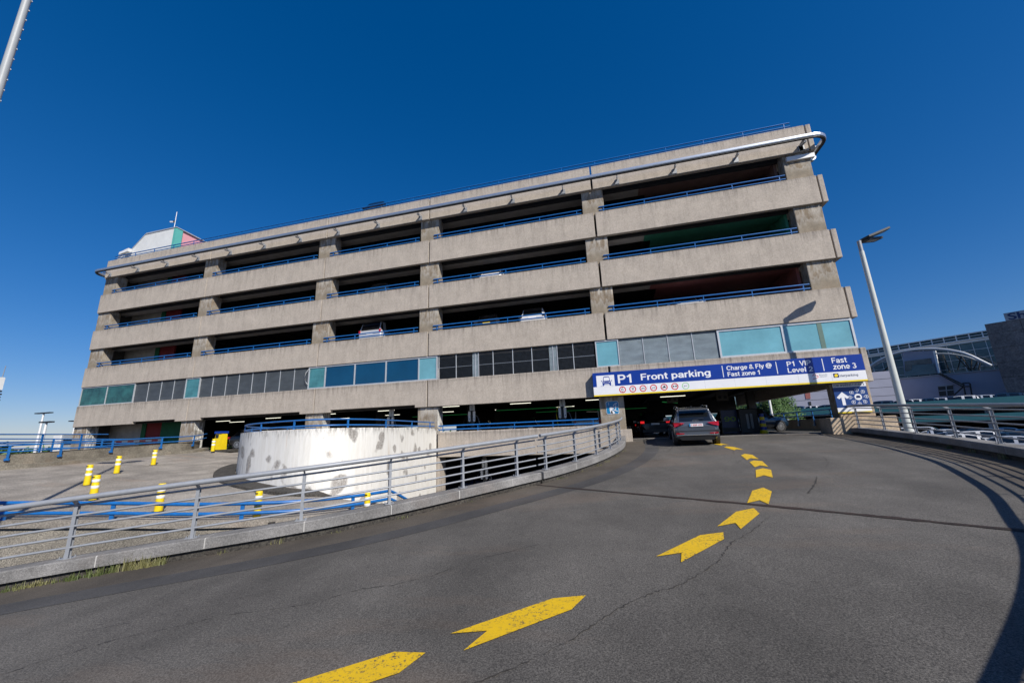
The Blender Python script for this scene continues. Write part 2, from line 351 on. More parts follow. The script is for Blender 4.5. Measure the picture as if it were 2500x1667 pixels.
M['blueglass'] = flat('deep_blue_glass', (0.003, 0.05, 0.115), 0.05, 0, 0.2, 0.5, 0.9)
M['louvre'] = mat_louvre('dark_metal_louvre', (0.12, 0.145, 0.17), (0.05, 0.058, 0.068))
M['louvre2'] = mat_louvre('light_metal_louvre', (0.34, 0.42, 0.48), (0.12, 0.15, 0.18))
M['mesh'] = mat_mesh()
M['pipe'] = flat('brushed_rail_metal', (0.50, 0.54, 0.60), 0.32, 0.75, 0.08, 3)
M['signblue'] = flat('sign_blue', (0.004, 0.035, 0.27), 0.28, 0, 0.08, 1)
M['signwhite'] = flat('sign_white', (0.78, 0.78, 0.80), 0.3, 0, 0.04, 1)
M['signyellow'] = flat('sign_yellow', (0.85, 0.62, 0.01), 0.35, 0, 0.05, 1)
M['signnavy'] = flat('sign_navy', (0.006, 0.02, 0.10), 0.35, 0, 0.1, 1)
M['signred'] = flat('sign_red', (0.60, 0.012, 0.02), 0.35, 0, 0.05, 1)
M['signgreen'] = flat('sign_green', (0.30, 0.62, 0.27), 0.4, 0, 0.05, 1)
M['picblue'] = flat('pictogram_blue', (0.01, 0.20, 0.42), 0.3, 0, 0.05, 1)
M['signgrey'] = flat('sign_grey', (0.30, 0.33, 0.36), 0.4, 0, 0.1, 1)
M['black'] = flat('black_rubber', (0.012, 0.012, 0.013), 0.7, 0, 0.2, 6)
M['plastic'] = flat('black_plastic', (0.02, 0.021, 0.023), 0.45, 0, 0.2, 4)
M['yellow'] = flat('yellow_plastic', (0.78, 0.56, 0.008), 0.45, 0, 0.12, 5)
M['reflect'] = flat('reflective_white', (0.72, 0.73, 0.74), 0.35, 0, 0.1, 8)
M['white'] = flat('white_metal', (0.74, 0.74, 0.73), 0.45, 0, 0.06, 4)
M['pole_shaded'] = flat('shaded_grey_pole_paint', (0.36, 0.38, 0.39), 0.5, 0, 0.06, 2)  # greyer pole paint; the mast's shade is put into the colour
M['polewhite'] = flat('pale_pole_paint', (0.55, 0.57, 0.53), 0.45, 0, 0.06, 2)
M['carglass'] = flat('car_glass', (0.008, 0.010, 0.012), 0.04, 0, 0.2, 1, 0.9)
M['tail'] = flat('tail_lamp_red', (0.42, 0.005, 0.012), 0.15, 0, 0.25, 9, 0.8)
M['tailon'] = emit('lit_tail_lamp', (0.9, 0.02, 0.02), 0.7)
M['chrome'] = flat('chrome', (0.65, 0.67, 0.70), 0.18, 0.9, 0.05, 5)
M['rim'] = flat('alloy_rim', (0.45, 0.46, 0.48), 0.3, 0.7, 0.05, 5)
M['tube'] = emit('lit_fluorescent_tube', (1.0, 0.97, 0.80), 1.6)
M['tubegreen'] = emit('green_guide_light', (0.05, 0.6, 0.15), 0.15)
M['teal'] = flat('teal_deck_cladding', (0.065, 0.235, 0.245), 0.55, 0, 0.1, 0.5)
M['clad'] = flat('lavender_metal_cladding', (0.31, 0.32, 0.40), 0.55, 0.0, 0.08, 0.4)
M['hotel'] = mat_asphalt('grey_brown_panel_wall', (0.15, 0.135, 0.13), (0.20, 0.18, 0.17), 0.1, 1.2)
M['termglass'] = mat_glasswall()
M['grass'] = mat_leaf('grass_green', (0.075, 0.105, 0.028), (0.22, 0.20, 0.085))
M['leaf'] = mat_leaf('tree_leaf', (0.03, 0.075, 0.015), (0.09, 0.16, 0.04))
M['bark'] = flat('bark', (0.10, 0.075, 0.05), 0.9)
M['pink'] = flat('pink_render', (0.72, 0.33, 0.36), 0.7, 0, 0.08, 2)
M['mint'] = flat('mint_render', (0.10, 0.42, 0.37), 0.7, 0, 0.08, 2)
M['offwhite'] = flat('offwhite_render', (0.66, 0.67, 0.66), 0.75, 0, 0.08, 1.5)
M['joint'] = flat('pale_joint_mortar', (0.42, 0.41, 0.39), 0.85)
M['crack'] = flat('crack_black', (0.036, 0.032, 0.028), 0.95)
M['rust'] = mat_asphalt('rusty_expansion_joint', (0.014, 0.011, 0.010), (0.052, 0.033, 0.026), 2.0, 30)
def paintmat(name, col, metal=0.35, rough=0.35): return flat(name, col, rough, metal, 0.06, 2, None, 1.0)
P_ = dict(grey=paintmat('car_paint_grey', (0.10, 0.12, 0.15), 0.5, 0.3), white=paintmat('car_paint_white', (0.62, 0.62, 0.62), 0.0), black=paintmat('car_paint_black', (0.010, 0.010, 0.011)),
          silver=paintmat('car_paint_silver', (0.52, 0.54, 0.57), 0.25), blue=paintmat('car_paint_blue', (0.02, 0.05, 0.12)), red=paintmat('car_paint_red', (0.25, 0.015, 0.02)), navy=paintmat('car_paint_navy', (0.012, 0.03, 0.055)))

# ------------------------------------------------------------------ text

def A_(cx, cy, rx, ry, a0, a1, n=None):
    n = n or max(4, int(abs(a1-a0)/18)); return [(cx+rx*math.cos(R(a0+(a1-a0)*k/n)), cy+ry*math.sin(R(a0+(a1-a0)*k/n))) for k in range(n+1)]
S_s = [(.45,.53),(.40,.62),(.29,.66),(.17,.63),(.11,.54),(.15,.44),(.28,.38),(.40,.31),(.46,.20),(.41,.10),(.28,.06),(.15,.09),(.08,.19)]
GLY = {
 'P': (.70,[[(.11,0),(.11,1)],[(.11,.925),(.38,.925)]+A_(.38,.70,.21,.225,80,-80)+[(.38,.475),(.11,.475)]]), 'F': (.64,[[(.11,0),(.11,1)],[(.11,.925),(.60,.925)],[(.11,.50),(.54,.50)]]),
 '1': (.56,[[(.36,0),(.36,1)],[(.36,.92),(.25,.80),(.10,.71)]]), 'r': (.42,[[(.11,0),(.11,.72)],[(.11,.40)]+A_(.31,.42,.19,.23,165,72)]), 'o': (.64,[A_(.32,.36,.235,.295,0,360,18)]),
 'n': (.63,[[(.11,0),(.11,.72)],[(.11,.38)]+A_(.32,.42,.19,.235,165,0)+[(.51,0)]]), 't': (.42,[[(.20,.93),(.20,.22)]+A_(.32,.20,.12,.13,180,270)+[(.39,.075)],[(.03,.655),(.38,.655)]]),
 'p': (.65,[[(.11,-.25),(.11,.72)],A_(.33,.36,.215,.295,180,-180,18)]), 'b': (.65,[[(.11,0),(.11,1)],A_(.33,.36,.215,.295,180,-180,18)]),
 'a': (.61,[[(.11,.51)]+A_(.29,.50,.185,.16,150,0)+[(.475,.12),(.52,0)],[(.47,.40),(.30,.37)]+A_(.24,.215,.14,.15,90,270)+[(.33,.075),(.47,.19)]]),
 'k': (.57,[[(.11,0),(.11,1)],[(.48,.71),(.12,.30)],[(.25,.44),(.52,0)]]), 'i': (.28,[[(.14,0),(.14,.72)],[(.14,.86),(.14,1)]]), 'l': (.28,[[(.14,0),(.14,1)]]),
 'g': (.65,[A_(.32,.37,.215,.285,0,360,18),[(.53,.72),(.53,-.02)]+A_(.32,-.03,.21,.155,0,-150)]), 'C': (.80,[A_(.44,.5,.34,.43,42,318,16)]), 'G': (.86,[A_(.44,.5,.34,.43,42,330,16)+[(.74,.30),(.74,.46),(.48,.46)]]),
 'h': (.63,[[(.11,0),(.11,1)],[(.11,.38)]+A_(.32,.42,.19,.235,165,0)+[(.51,0)]]), 'e': (.62,[[(.09,.35),(.54,.35)]+A_(.32,.36,.225,.295,2,318,16)]),
 '&': (.80,[[(.74,.0),(.25,.60)]+A_(.36,.78,.15,.15,215,-50)+[(.20,.42)]+A_(.29,.25,.20,.185,140,310)+[(.62,.46)]]), 'y': (.56,[[(.04,.72),(.28,.05)],[(.52,.72),(.27,-.08),(.18,-.18),(.06,-.18)]]),
 '@': (1.10,[A_(.54,.42,.45,.52,-50,-340,26)+[(.93,.30),(.80,.22),(.70,.28)],A_(.52,.44,.20,.23,0,360,16),[(.76,.68),(.70,.28)]]), 's': (.55,[S_s]), 'S': (.72,[[(x*1.28+.01,y*1.44-.0) for x,y in S_s]]),
 'z': (.54,[[(.06,.655),(.46,.655),(.08,.07),(.49,.07)]]), 'V': (.66,[[(.04,1),(.33,.05),(.62,1)]]), 'I': (.30,[[(.15,0),(.15,1)]]), 'L': (.60,[[(.11,1),(.11,.075),(.57,.075)]]), 'v': (.55,[[(.03,.72),(.27,.05),(.51,.72)]]),
 '2': (.62,[[(.10,.68)]+A_(.31,.70,.20,.225,175,-30)+[(.11,.08),(.56,.08)]]), '3': (.62,[A_(.29,.71,.19,.21,150,-75)+A_(.30,.275,.22,.205,80,-160)]), '0': (.64,[A_(.32,.5,.23,.43,0,360,20)]), '7': (.60,[[(.07,.925),(.53,.925),(.24,0)]]), '9': (.64,[A_(.32,.68,.22,.25,0,360,18),[(.54,.68)]+A_(.30,.5,.24,.43,10,-140)]),
 'A': (.74,[[(.04,0),(.37,.97),(.70,0)],[(.16,.30),(.58,.30)]]), 'R': (.74,[[(.11,0),(.11,1)],[(.11,.925),(.40,.925)]+A_(.40,.71,.20,.215,80,-80)+[(.40,.49),(.11,.49)],[(.38,.48),(.66,0)]]), 'H': (.74,[[(.11,0),(.11,1)],[(.63,0),(.63,1)],[(.11,.52),(.63,.52)]]),
 'N': (.76,[[(.11,0),(.11,.97),(.64,.03),(.64,1)]]), 'E': (.66,[[(.62,.925),(.11,.925),(.11,.075),(.64,.075)],[(.11,.52),(.56,.52)]]), 'X': (.68,[[(.05,0),(.62,1)],[(.05,1),(.62,0)]]), 'B': (.72,[[(.38,.51),(.11,.51),(.11,.93),(.38,.93)]+A_(.40,.72,.17,.2,80,-80)+[(.40,.51)]+A_(.40,.29,.22,.215,80,-80)+[(.38,.07),(.11,.07),(.11,.51)]]),
 '|': (.34,[[(.17,-.1),(.17,1.05)]]), '-': (.42,[[(.06,.40),(.36,.40)]]), 'm': (.92,[[(.10,0),(.10,.72)],[(.10,.40)]+A_(.28,.42,.17,.23,165,0)+[(.45,0)],[(.45,.40)]+A_(.63,.42,.17,.23,165,0)+[(.80,0)]]), 'u': (.63,[[(.10,.72),(.10,.30)]+A_(.29,.28,.19,.22,180,345)+[(.51,.34)],[(.51,.72),(.51,0)]]), ' ': (.32,[])}
def glyphs(s, th):
    """lettering drawn as flat strokes; returns verts (x, y, lift) and faces"""
    V = []; Fs = []; x0 = 0.0; lift = 0
    for ch in s:
        adv, sts = GLY[ch]
        for st in sts:
            P = [Vector((x0+p[0], p[1])) for p in st]; Q_ = [P[0]]
            for p in P[1:]:
                if (p-Q_[-1]).length > 1e-3: Q_.append(p)
            P = Q_; n = len(P); closed = (P[0]-P[-1]).length < 0.02 and n > 4; base = len(V); lift = (lift+1) % 4
            for i in range(n):
                if closed: a = P[i-1] if i > 0 else P[-2]; b_ = P[i+1] if i < n-1 else P[1]
                else: a = P[max(i-1,0)]; b_ = P[min(i+1,n-1)]
                d0 = (P[i]-a); d1 = (b_-P[i]); d0 = d0.normalized() if d0.length > 0 else d1.normalized(); d1 = d1.normalized() if d1.length > 0 else d0
                t = d0+d1; t = t.normalized() if t.length > 1e-4 else d0; k = min(1/max(.35, t.dot(d1)), 2.2); nn = Vector((-t.y, t.x))*th/2*k
                V.append((P[i].x+nn.x, P[i].y+nn.y, lift)); V.append((P[i].x-nn.x, P[i].y-nn.y, lift))
            for i in range(n-1): Fs.append((base+2*i, base+2*i+1, base+2*i+3, base+2*i+2))
        x0 += adv
    return V, Fs
def text(name, s, o, ux, uy, nrm, width, height, mat, parent, bold=0.02, cap=None):
    """o: left baseline point; ux, uy: unit directions; height = cap height; bold picks the stroke weight"""
    V, Fs = glyphs(s, 0.125 + bold*1.1); x0 = min(v[0] for v in V); x1 = max(v[0] for v in V)
    ux = Vector(ux); uy = Vector(uy); o = Vector(o); sx = width/(x1-x0); nrm = Vector(nrm); lift = 0.0004
    b = MB(); b.add([o + ux*((v[0]-x0)*sx) + uy*(v[1]*height) + nrm*(v[2]*lift) for v in V], Fs)
    return b.build(name, mat, parent)
def serif_text(name, s, o, ux, uy, width, height, mat, parent):
    cu = bpy.data.curves.new('t', 'FONT'); cu.body = s; cu.size = 1.0; cu.offset = 0.02
    ob = bpy.data.objects.new('t', cu); COL.objects.link(ob); dg = bpy.context.evaluated_depsgraph_get(); me = bpy.data.meshes.new_from_object(ob.evaluated_get(dg)); bpy.data.objects.remove(ob, do_unlink=True)
    xs = [v.co.x for v in me.vertices]; ys = [v.co.y for v in me.vertices]; o = Vector(o); ux = Vector(ux); uy = Vector(uy)
    sx = width/(max(xs)-min(xs)); sy = height/(max(ys)-min(ys)); x0 = min(xs); y0 = min(ys)
    for v in me.vertices: v.co = o + ux*((v.co.x-x0)*sx) + uy*((v.co.y-y0)*sy)
    me.materials.clear(); me.materials.append(mat); ob = bpy.data.objects.new(name, me); COL.objects.link(ob); ob.parent = parent; return ob

# ================================================================== SETTING
LEFT = [(-19.0,1.9,-2.85),(-16.2,2.75,-2.62),(-13.9,3.65,-2.38),(-12.0,4.6,-2.17),(-10.1,5.62,-1.99),(-8.35,6.55,-1.81),(-6.65,7.5,-1.64),(-5.27,8.66,-1.53),(-4.02,10.15,-1.41),(-2.9,11.6,-1.28),(-2.2,12.55,-1.18),(-1.42,14.05,-1.06),(-0.78,15.7,-0.94),(-0.28,17.5,-0.82),(0.05,19.2,-0.72),(0.2,20.9,-0.66)]
RIGHT = [(11.5,23.0,-0.44),(11.32,20.8,-0.53),(11.1,18.6,-0.61),(10.7,16.2,-0.70),(10.17,14.0,-0.80),(9.62,12.1,-0.89),(8.75,10.0,-0.98),(7.82,8.03,-1.06),(6.82,6.36,-1.14),(6.0,5.05,-1.2),(4.98,3.75,-1.27),(3.80,2.45,-1.34),(2.65,1.25,-1.42),(1.5,-0.1,-1.5),(0.2,-1.5,-1.6)]
def rz(P): return (P[0], P[1], zr(P[0], P[1]) + 0.34)
LP_ = catmull(LEFT + [(0.3, 23.4, -0.6)], 0.3); RP_ = catmull([(11.6, 23.45, -0.42)] + RIGHT, 0.3)
for p in LP_ + RP_: p.z = min(zr(p.x, p.y) + 0.34, E0 + 0.02)

def sheet(name, zf, poly, x0, x1, y0, y1, step, mat, kind='structure', label=None, cat=None, dz=0.0):
    b = MB(); nx = int((x1-x0)/step)+1; ny = int((y1-y0)/step)+1; idx = {}
    for j in range(ny):
        for i in range(nx):
            x = x0+i*step; y = y0+j*step; idx[i, j] = len(b.v); b.v.append((x, y, zf(x, y)+dz))
    for j in range(ny-1):
        for i in range(nx-1):
            cx = x0+(i+.5)*step; cy = y0+(j+.5)*step
            if inside(cx, cy, poly): b.f.append((idx[i,j], idx[i+1,j], idx[i+1,j+1], idx[i,j+1])); b.mi.append(0); b.sm.append(True)
    used = sorted({k for f in b.f for k in f}); mp = {k: n for n, k in enumerate(used)}
    b.v = [b.v[k] for k in used]; b.f = [tuple(mp[k] for k in f) for f in b.f]
    o = b.build(name, mat); tag(o, label, cat, kind=kind); return o

gb = MB(); gb.add([(-3000,-3000,-4.0),(3000,-3000,-4.0),(3000,3000,-4.0),(-3000,3000,-4.0)], [(0,1,2,3)])
tag(gb.build('ground', M['ground']), kind='structure')
# upper ramp (the road the camera stands on)
lp2 = [p + side(LP_, i)[0]*0.1 for i, p in enumerate(LP_)]; rp2 = [p + side(RP_, i)[0]*0.1 for i, p in enumerate(RP_)]
poly = [(p.x, p.y) for p in lp2] + [(0.4, 24.6), (12.3, 24.6)] + [(p.x, p.y) for p in rp2] + [(-3, -2.6), (-22, -2.6), (-22, 1.2)]
def zroad(x, y): return min(zr(x, y), -0.62) if y > 22 else zr(x, y)
sheet('upper_ramp_road', zroad, poly, -22, 13, -3, 25, 0.2, M['asphalt'])
# gutters and the darker resurfaced strip beside them, as thin sheets
def strip(name, path, a, b_, dz, mat, s0=0, s1=1e9, zf=zr):
    S = arclen(path); vs = []; fs = []; n = 0
    K = 4
    for i, p in enumerate(path):
        if not (s0 <= S[i] <= s1): continue
        sd, t = side(path, i)
        for k in range(K+1):
            q = p + sd*(a + (b_-a)*k/K); vs.append((q.x, q.y, zf(q.x, q.y)+dz))
        n += 1
    for i in range(n-1):
        for k in range(K): fs.append((i*(K+1)+k, i*(K+1)+k+1, (i+1)*(K+1)+k+1, (i+1)*(K+1)+k))
    b = MB(); b.add(vs, fs, 0, True); return tag(b.build(name, mat), kind='structure')
strip('road_gutter', LP_, -0.15, -1.15, 0.004, M['gutter'])
strip('road_patch', LP_, -1.15, -1.75, 0.005, M['patch'])
strip('road_gutter', RP_, -0.15, -1.35, 0.004, M['gutter'])
def ribbon(name, pts, wdt, dz, mat, jitter=0.0, wvar=0.4, sub=6):
    P = []
    for i in range(len(pts)-1):
        for k in range(sub): P.append(Vector(pts[i]).lerp(Vector(pts[i+1]), k/sub))
    P.append(Vector(pts[-1])); vs = []; fs = []
    for i, p in enumerate(P):
        sd, t = side(P, i); j = random.uniform(-jitter, jitter); wd = wdt*random.uniform(1-wvar, 1+wvar)*0.5*(0.3 if i in (0, len(P)-1) else 1)
        for sgn in (-1, 1):
            q = p + sd*(sgn*wd + j); vs.append((q.x, q.y, zr(q.x, q.y)+dz))
    for i in range(len(P)-1): fs.append((2*i, 2*i+1, 2*i+3, 2*i+2))
    b = MB(); b.add(vs, fs); return tag(b.build(name, mat), kind='structure')
ribbon('expansion_joint', [(-2.45,12.1,0),(-2.26,11.86,0),(0.74,9.9,0),(2.18,8.96,0),(3.5,8.07,0),(4.41,7.4,0),(5.6,6.55,0),(7.0,5.6,0)], 0.125, 0.008, M['rust'], 0.012, 0.35, 10)
def crack(px, wd=0.02): ribbon('road_crack', [road_pt(*p) for p in px], wd*0.38, 0.006, M['crack'], 0.018, 0.95, 9)
crack([(2500,1226),(2480,1240)]) if False else None
crack([(1878,1262),(1850,1285),(1822,1305),(1790,1320),(1770,1345),(1752,1372),(1720,1395),(1680,1418),(1640,1435),(1590,1448),(1540,1470),(1480,1505),(1400,1560),(1300,1610),(1180,1660),(1100,1700)], 0.022)
crack([(700,1483),(780,1468),(880,1438),(960,1428),(1060,1404),(1140,1372),(1220,1352),(1330,1325)], 0.018)
crack([(0,1648),(160,1596),(280,1562),(420,1532),(560,1500),(700,1483)], 0.018)
crack([(200,1543),(290,1525),(330,1517)], 0.016); crack([(365,1507),(420,1496),(470,1482)], 0.012); crack([(570,1462),(640,1448),(740,1425),(850,1395)], 0.01)
crack([(1789,1098),(1791,1107),(1793,1110)], 0.03); crack([(1795,1133),(1806,1126),(1814,1120)], 0.03)
crack([(2010,1115),(2022,1128),(2018,1140)], 0.02); crack([(1994,1163),(1993,1175),(1985,1190),(1972,1205)], 0.06)
crack([(1640,1068),(1646,1082),(1640,1094),(1628,1105)], 0.04)
crack([(1360,1470),(1392,1480),(1405,1488)], 0.012)
# yellow arrows painted on the road
s_ = 200/2352.; s2 = 400/1792.; s3 = 800/2352.
ARW = [
 [(1700+x*s_,1070+y*s_) for x,y in [(1280,490),(1390,445),(1610,475),(1795,598),(1560,572),(1455,625)]],
 [(1700+x*s_,1070+y*s_) for x,y in [(1530,682),(1660,635),(1900,660),(2070,820),(1830,780),(1680,830)]],
 [(1700+x*s_,1070+y*s_) for x,y in [(1705,912),(1920,860),(2150,910),(2200,1130),(1945,1065),(1720,1130)]],
 [(1600+x*s2,1050+y*s2) for x,y in [(1060,665),(1180,630),(1275,672),(1240,812),(1140,768),(1005,800)]],
 [(1600+x*s2,1050+y*s2) for x,y in [(885,895),(1078,855),(1140,915),(935,1085),(878,1018),(678,1055)]],
 [(1600+x*s2,1050+y*s2) for x,y in [(490,1152),(745,1120),(752,1195),(280,1450),(288,1345),(10,1385)]],
 [(700+x*s3,1400+y*s3) for x,y in [(1910,182),(2148,160),(2045,262),(1268,558),(1440,415),(1175,435)]]]
def arrow_poly(pts, label):
    b = MB(); vs = []; c = sum((Vector(p) for p in pts), Vector())/len(pts)
    cz = (pts[1]+pts[4])/2
    ring = []
    for i in range(6):
        for k in range(6): ring.append(pts[i].lerp(pts[(i+1) % 6], k/6))
    # two quads strips: split along the spine tip->notch
    tip, notch = pts[1], pts[4]
    def half(a, b2, flip):
        n = 8; v0 = len(b.v)
        for k in range(n+1):
            u = tip.lerp(notch, k/n); v = a.lerp(b2, k/n)
            for j in range(4):
                q = u.lerp(v, j/3); b.v.append((q.x, q.y, zr(q.x, q.y)+0.010))
        for k in range(n):
            for j in range(3):
                i0 = v0+k*4+j; f = (i0, i0+1, i0+5, i0+4); b.f.append(f if not flip else f[::-1]); b.mi.append(0); b.sm.append(False)
    half(pts[2], pts[3], False); half(pts[0], pts[5], True)
    o = b.build('road_arrow', M['paint']); tag(o, label, 'road arrow', 'yellow arrows painted along the ramp')
ords = ['third farthest yellow road arrow, pointing left toward the garage entrance', 'fourth farthest yellow road arrow, squat chevron turning left toward the entrance', 'fifth farthest yellow road arrow, squat chevron where the line of arrows bends most',
        'yellow road arrow lying just beyond the rusty expansion joint', 'yellow road arrow lying just on the near side of the rusty expansion joint', 'speckled yellow road arrow, second one on the near side of the rusty joint', 'long worn yellow road arrow with a crack across its tip']
for a, lb in zip(ARW, ords): arrow_poly([road_pt(*p) for p in a], lb)
def arrow_tmpl(tip, d, label, L=1.45, W=0.36):
    tip = Vector(tip); d = Vector(d).normalized(); n = Vector((-d.y, d.x, 0)); W2 = W/2
    P = [tip - d*0.25 + n*W2, tip, tip - d*0.25 - n*W2, tip - d*L - n*W2, tip - d*(L-0.28), tip - d*L + n*W2]
    arrow_poly(P, label)
arrow_tmpl((4.62,19.3,0), (-0.06,1,0), 'second farthest yellow road arrow, behind the grey car on the ramp')
arrow_tmpl((4.42,21.2,0), (-0.2,1,0), 'farthest yellow road arrow, right behind the wheel of the grey car')
t0 = road_pt(1039,1595); t1 = (road_pt(932,1602) + road_pt(952,1652))/2
arrow_tmpl(t0, (t0-t1), 'nearest yellow road arrow, cut off by the bottom edge of the picture')

# ------------------------------------------------------------------ kerbs with coping and guard rails
def kerb(path, name, label, joint_at=0.9, bottom=-4.0, s0=0, s1=1e9):
    S = arclen(path); sel = [along(path, S, max(s0, 0.0))[0]] + [p for p, s in zip(path, S) if s0+0.04 < s < min(s1, S[-1])-0.04] + [along(path, S, min(s1, S[-1]))[0]]
    t = thing(name, label, 'kerb wall', sel[0]); off = -Vector(sel[0])
    pp = [p + off for p in sel]
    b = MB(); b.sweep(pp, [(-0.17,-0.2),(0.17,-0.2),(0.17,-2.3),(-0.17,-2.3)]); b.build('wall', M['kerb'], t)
    SS = arclen(pp); L = SS[-1]; d = 0.0
    while d < L - 0.3:
        e = min(d + 1.72, L); seg = [along(pp, SS, d + 0.012)[0]] + [p for p, s in zip(pp, SS) if d+0.05 < s < e-0.05] + [along(pp, SS, e - 0.012)[0]]
        b = MB(); b.sweep(seg, [(-0.24,-0.02),(-0.22,0.0),(0.22,0.0),(0.24,-0.02),(0.24,-0.2),(-0.24,-0.2)]); b.build('coping_slab', M['coping'], t)
        d = e
    b = MB(); d = 1.72
    while d < L - 0.5:
        p, i = along(pp, SS, d); q, j = along(pp, SS, d+0.024); q0, _ = along(pp, SS, d-0.011); q1, _ = along(pp, SS, d+0.011)
        b.sweep([q0, q1], [(-0.236,-0.02),(-0.22,-0.003),(0.22,-0.003),(0.236,-0.02),(0.236,-0.197),(-0.236,-0.197)]); d += 1.72
    b.build('mortar_joint', M['joint'], t)
    return t
def railing(path, posts, sgn, name, label, ext=(0.5, 0.5), group=None):
    """path: base line on the coping. posts: arc lengths. sgn: side of the road (+1 left of travel)."""
    S = arclen(path); a = max(0, posts[0]-ext[0]); e = min(S[-1], posts[-1]+ext[1])
    P0, _ = along(path, S, posts[0]); t = thing(name, label, 'guard rail', P0, 0, group); O = -Vector(P0)
    idx = [along(path, S, a)] + [(p, i) for i, (p, s) in enumerate(zip(path, S)) if a+0.05 < s < e-0.05] + [along(path, S, e)]
    base = [(p, side(path, i)[0]) for p, i in idx]
    b = MB(); b.tube([p + sd*(0.15*sgn) + Vector((0,0,1.06)) + O for p, sd in base], 0.052, 14); b.build('handrail', M['steel'], t)
    for h in (0.93, 0.745, 0.56, 0.375, 0.19):
        b = MB(); b.tube([p + sd*(0.02*sgn) + Vector((0,0,h)) + O for p, sd in base], 0.0215, 8); b.build('bar', M['steel'], t)
    for s in posts:
        p, i = along(path, S, s); sd, tg = side(path, i); p = p + O
        b = MB(); b.obox(p + Vector((0,0,0.48)), tg*0.006, sd*0.034, Vector((0,0,0.47)))
        b.obox(p + Vector((0,0,0.48)) + sd*0.034, tg*0.03, sd*0.004, Vector((0,0,0.47))); b.obox(p + Vector((0,0,0.48)) - sd*0.034, tg*0.03, sd*0.004, Vector((0,0,0.47)))
        d = (sd*(0.13*sgn) + Vector((0,0,0.10))); c0 = p + Vector((0,0,0.94)); dn = d.normalized(); nn = dn.cross(tg)
        b.obox(c0 + d*0.5, tg*0.012, d*0.58, nn*0.03)
        po = b.build('post', M['steel'], t)
        b = MB(); b.obox(p + Vector((0,0,0.006)), tg*0.11, sd*0.07, Vector((0,0,0.006)))
        for u in (-0.085, 0.085):
            for v in (-0.05, 0.05): b.tube([p + tg*u + sd*v, p + tg*u + sd*v + Vector((0,0,0.05))], 0.009, 6)
        b.build('base_plate', M['steel'], po)
    return t
SL = arclen(LP_)
def s_at(path, S, P): return min(zip(path, S), key=lambda q: (q[0].xy - Vector(P[:2])).length)[1]
lps = [s_at(LP_, SL, P) for P in LEFT]
gap = s_at(LP_, SL, (-2.52, 12.1))
kerb(LP_, 'kerb_wall', 'long grey coped kerb wall under the left guard rail, nearer than the expansion joint', s1=gap-0.03)
kerb(LP_, 'kerb_wall', 'curved grey coped kerb wall ending at the pillar left of the entrance', s0=gap+0.03)
railing(LP_, lps[:10], -1, 'guard_rail', 'long silver steel guard rail running along the left edge of the road', ext=(1.5, gap-lps[9]-0.05), group='steel guard rails beside the ramp')
railing(LP_, lps[10:], -1, 'guard_rail', 'short curved silver guard rail ending at the pillar under the blue sign', ext=(lps[10]-gap-0.05, 1.0), group='steel guard rails beside the ramp')
SR = arclen(RP_); rps = [s_at(RP_, SR, P) for P in RIGHT]
kerb(RP_, 'kerb_wall', 'shaded coped kerb wall under the right guard rail')
railing(RP_, rps[:14], -1, 'guard_rail', 'silver guard rail on the right edge of the road, seen against the light', ext=(0.5, 0.8), group='steel guard rails beside the ramp')
# the solid flank under the road, below the kerbs
b = MB()
for i in range(len(LP_)-1):
    p, q = LP_[i], LP_[i+1]; b.add([(p.x, p.y, p.z-0.6), (q.x, q.y, q.z-0.6), (q.x, q.y, -4), (p.x, p.y, -4)], [(0,1,2,3)])
for i in range(len(RP_)-1):
    p, q = RP_[i], RP_[i+1]; b.add([(p.x, p.y, p.z-0.6), (q.x, q.y, q.z-0.6), (q.x, q.y, -4), (p.x, p.y, -4)], [(0,1,2,3)])
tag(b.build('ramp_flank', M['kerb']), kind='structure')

# grass and weeds in the kerb joint
def grass(pts_h, name, label, spread=0.08):
    b = MB()
    for (P, h, n, sp) in pts_h:
        for k in range(n):
            q = P + Vector((random.gauss(0, sp), random.gauss(0, sp*0.5), 0)); q.z = zr(q.x, q.y)
            a = random.uniform(0, 6.28); hh = h*random.uniform(0.4, 1.1); ln = Vector((math.cos(a), math.sin(a), 0))*hh*random.uniform(0.1, 0.6)
            wd = Vector((-math.sin(a), math.cos(a), 0))*0.006
            b.add([q-wd, q+wd, q+ln*0.35+Vector((0,0,hh*0.6))+wd*0.7, q+ln*0.35+Vector((0,0,hh*0.6))-wd*0.7, q+ln+Vector((0,0,hh))], [(0,1,2,3),(3,2,4)])
    o = b.build(name, M['grass']); tag(o, label, 'grass', kind='stuff'); return o
L_ = []
for i in range(130):
    s = random.uniform(lps[3], lps[4]+1.7)
    p, k = along(LP_, SL, s); sd, t = side(LP_, k); d = abs(s-(lps[4]+1.1)); h = random.uniform(0.05,0.14) + random.uniform(0.05,0.26)*math.exp(-(d/0.5)**2)
    L_.append((p - sd*random.uniform(0.2,0.30), h, random.randint(3,14), 0.05))
grass(L_, 'grass', 'tall green grass growing along the foot of the left kerb')
L_ = []
for s, h, n in [(lps[5]+0.6,0.08,14),(lps[6]-0.35,0.16,20),(lps[6]+0.7,0.06,24),(lps[7]+0.2,0.09,30),(lps[8],0.06,16),(lps[10]+0.4,0.07,30),(lps[11],0.08,20),(lps[11]+1.2,0.1,36),(lps[12]+0.4,0.08,26),(lps[13],0.09,22),(lps[14],0.08,20)]:
    p, k = along(LP_, SL, s); sd, t = side(LP_, k); L_.append((p - sd*0.2, h, n, 0.09))
for s, h, n in [(rps[3],0.15,40),(rps[3]+1.3,0.15,40),(rps[4]+0.6,0.18,50),(rps[6],0.15,50),(rps[2],0.1,30)]:
    p, k = along(RP_, SR, s); sd, t = side(RP_, k); L_.append((p - sd*0.22, h, n, 0.08))
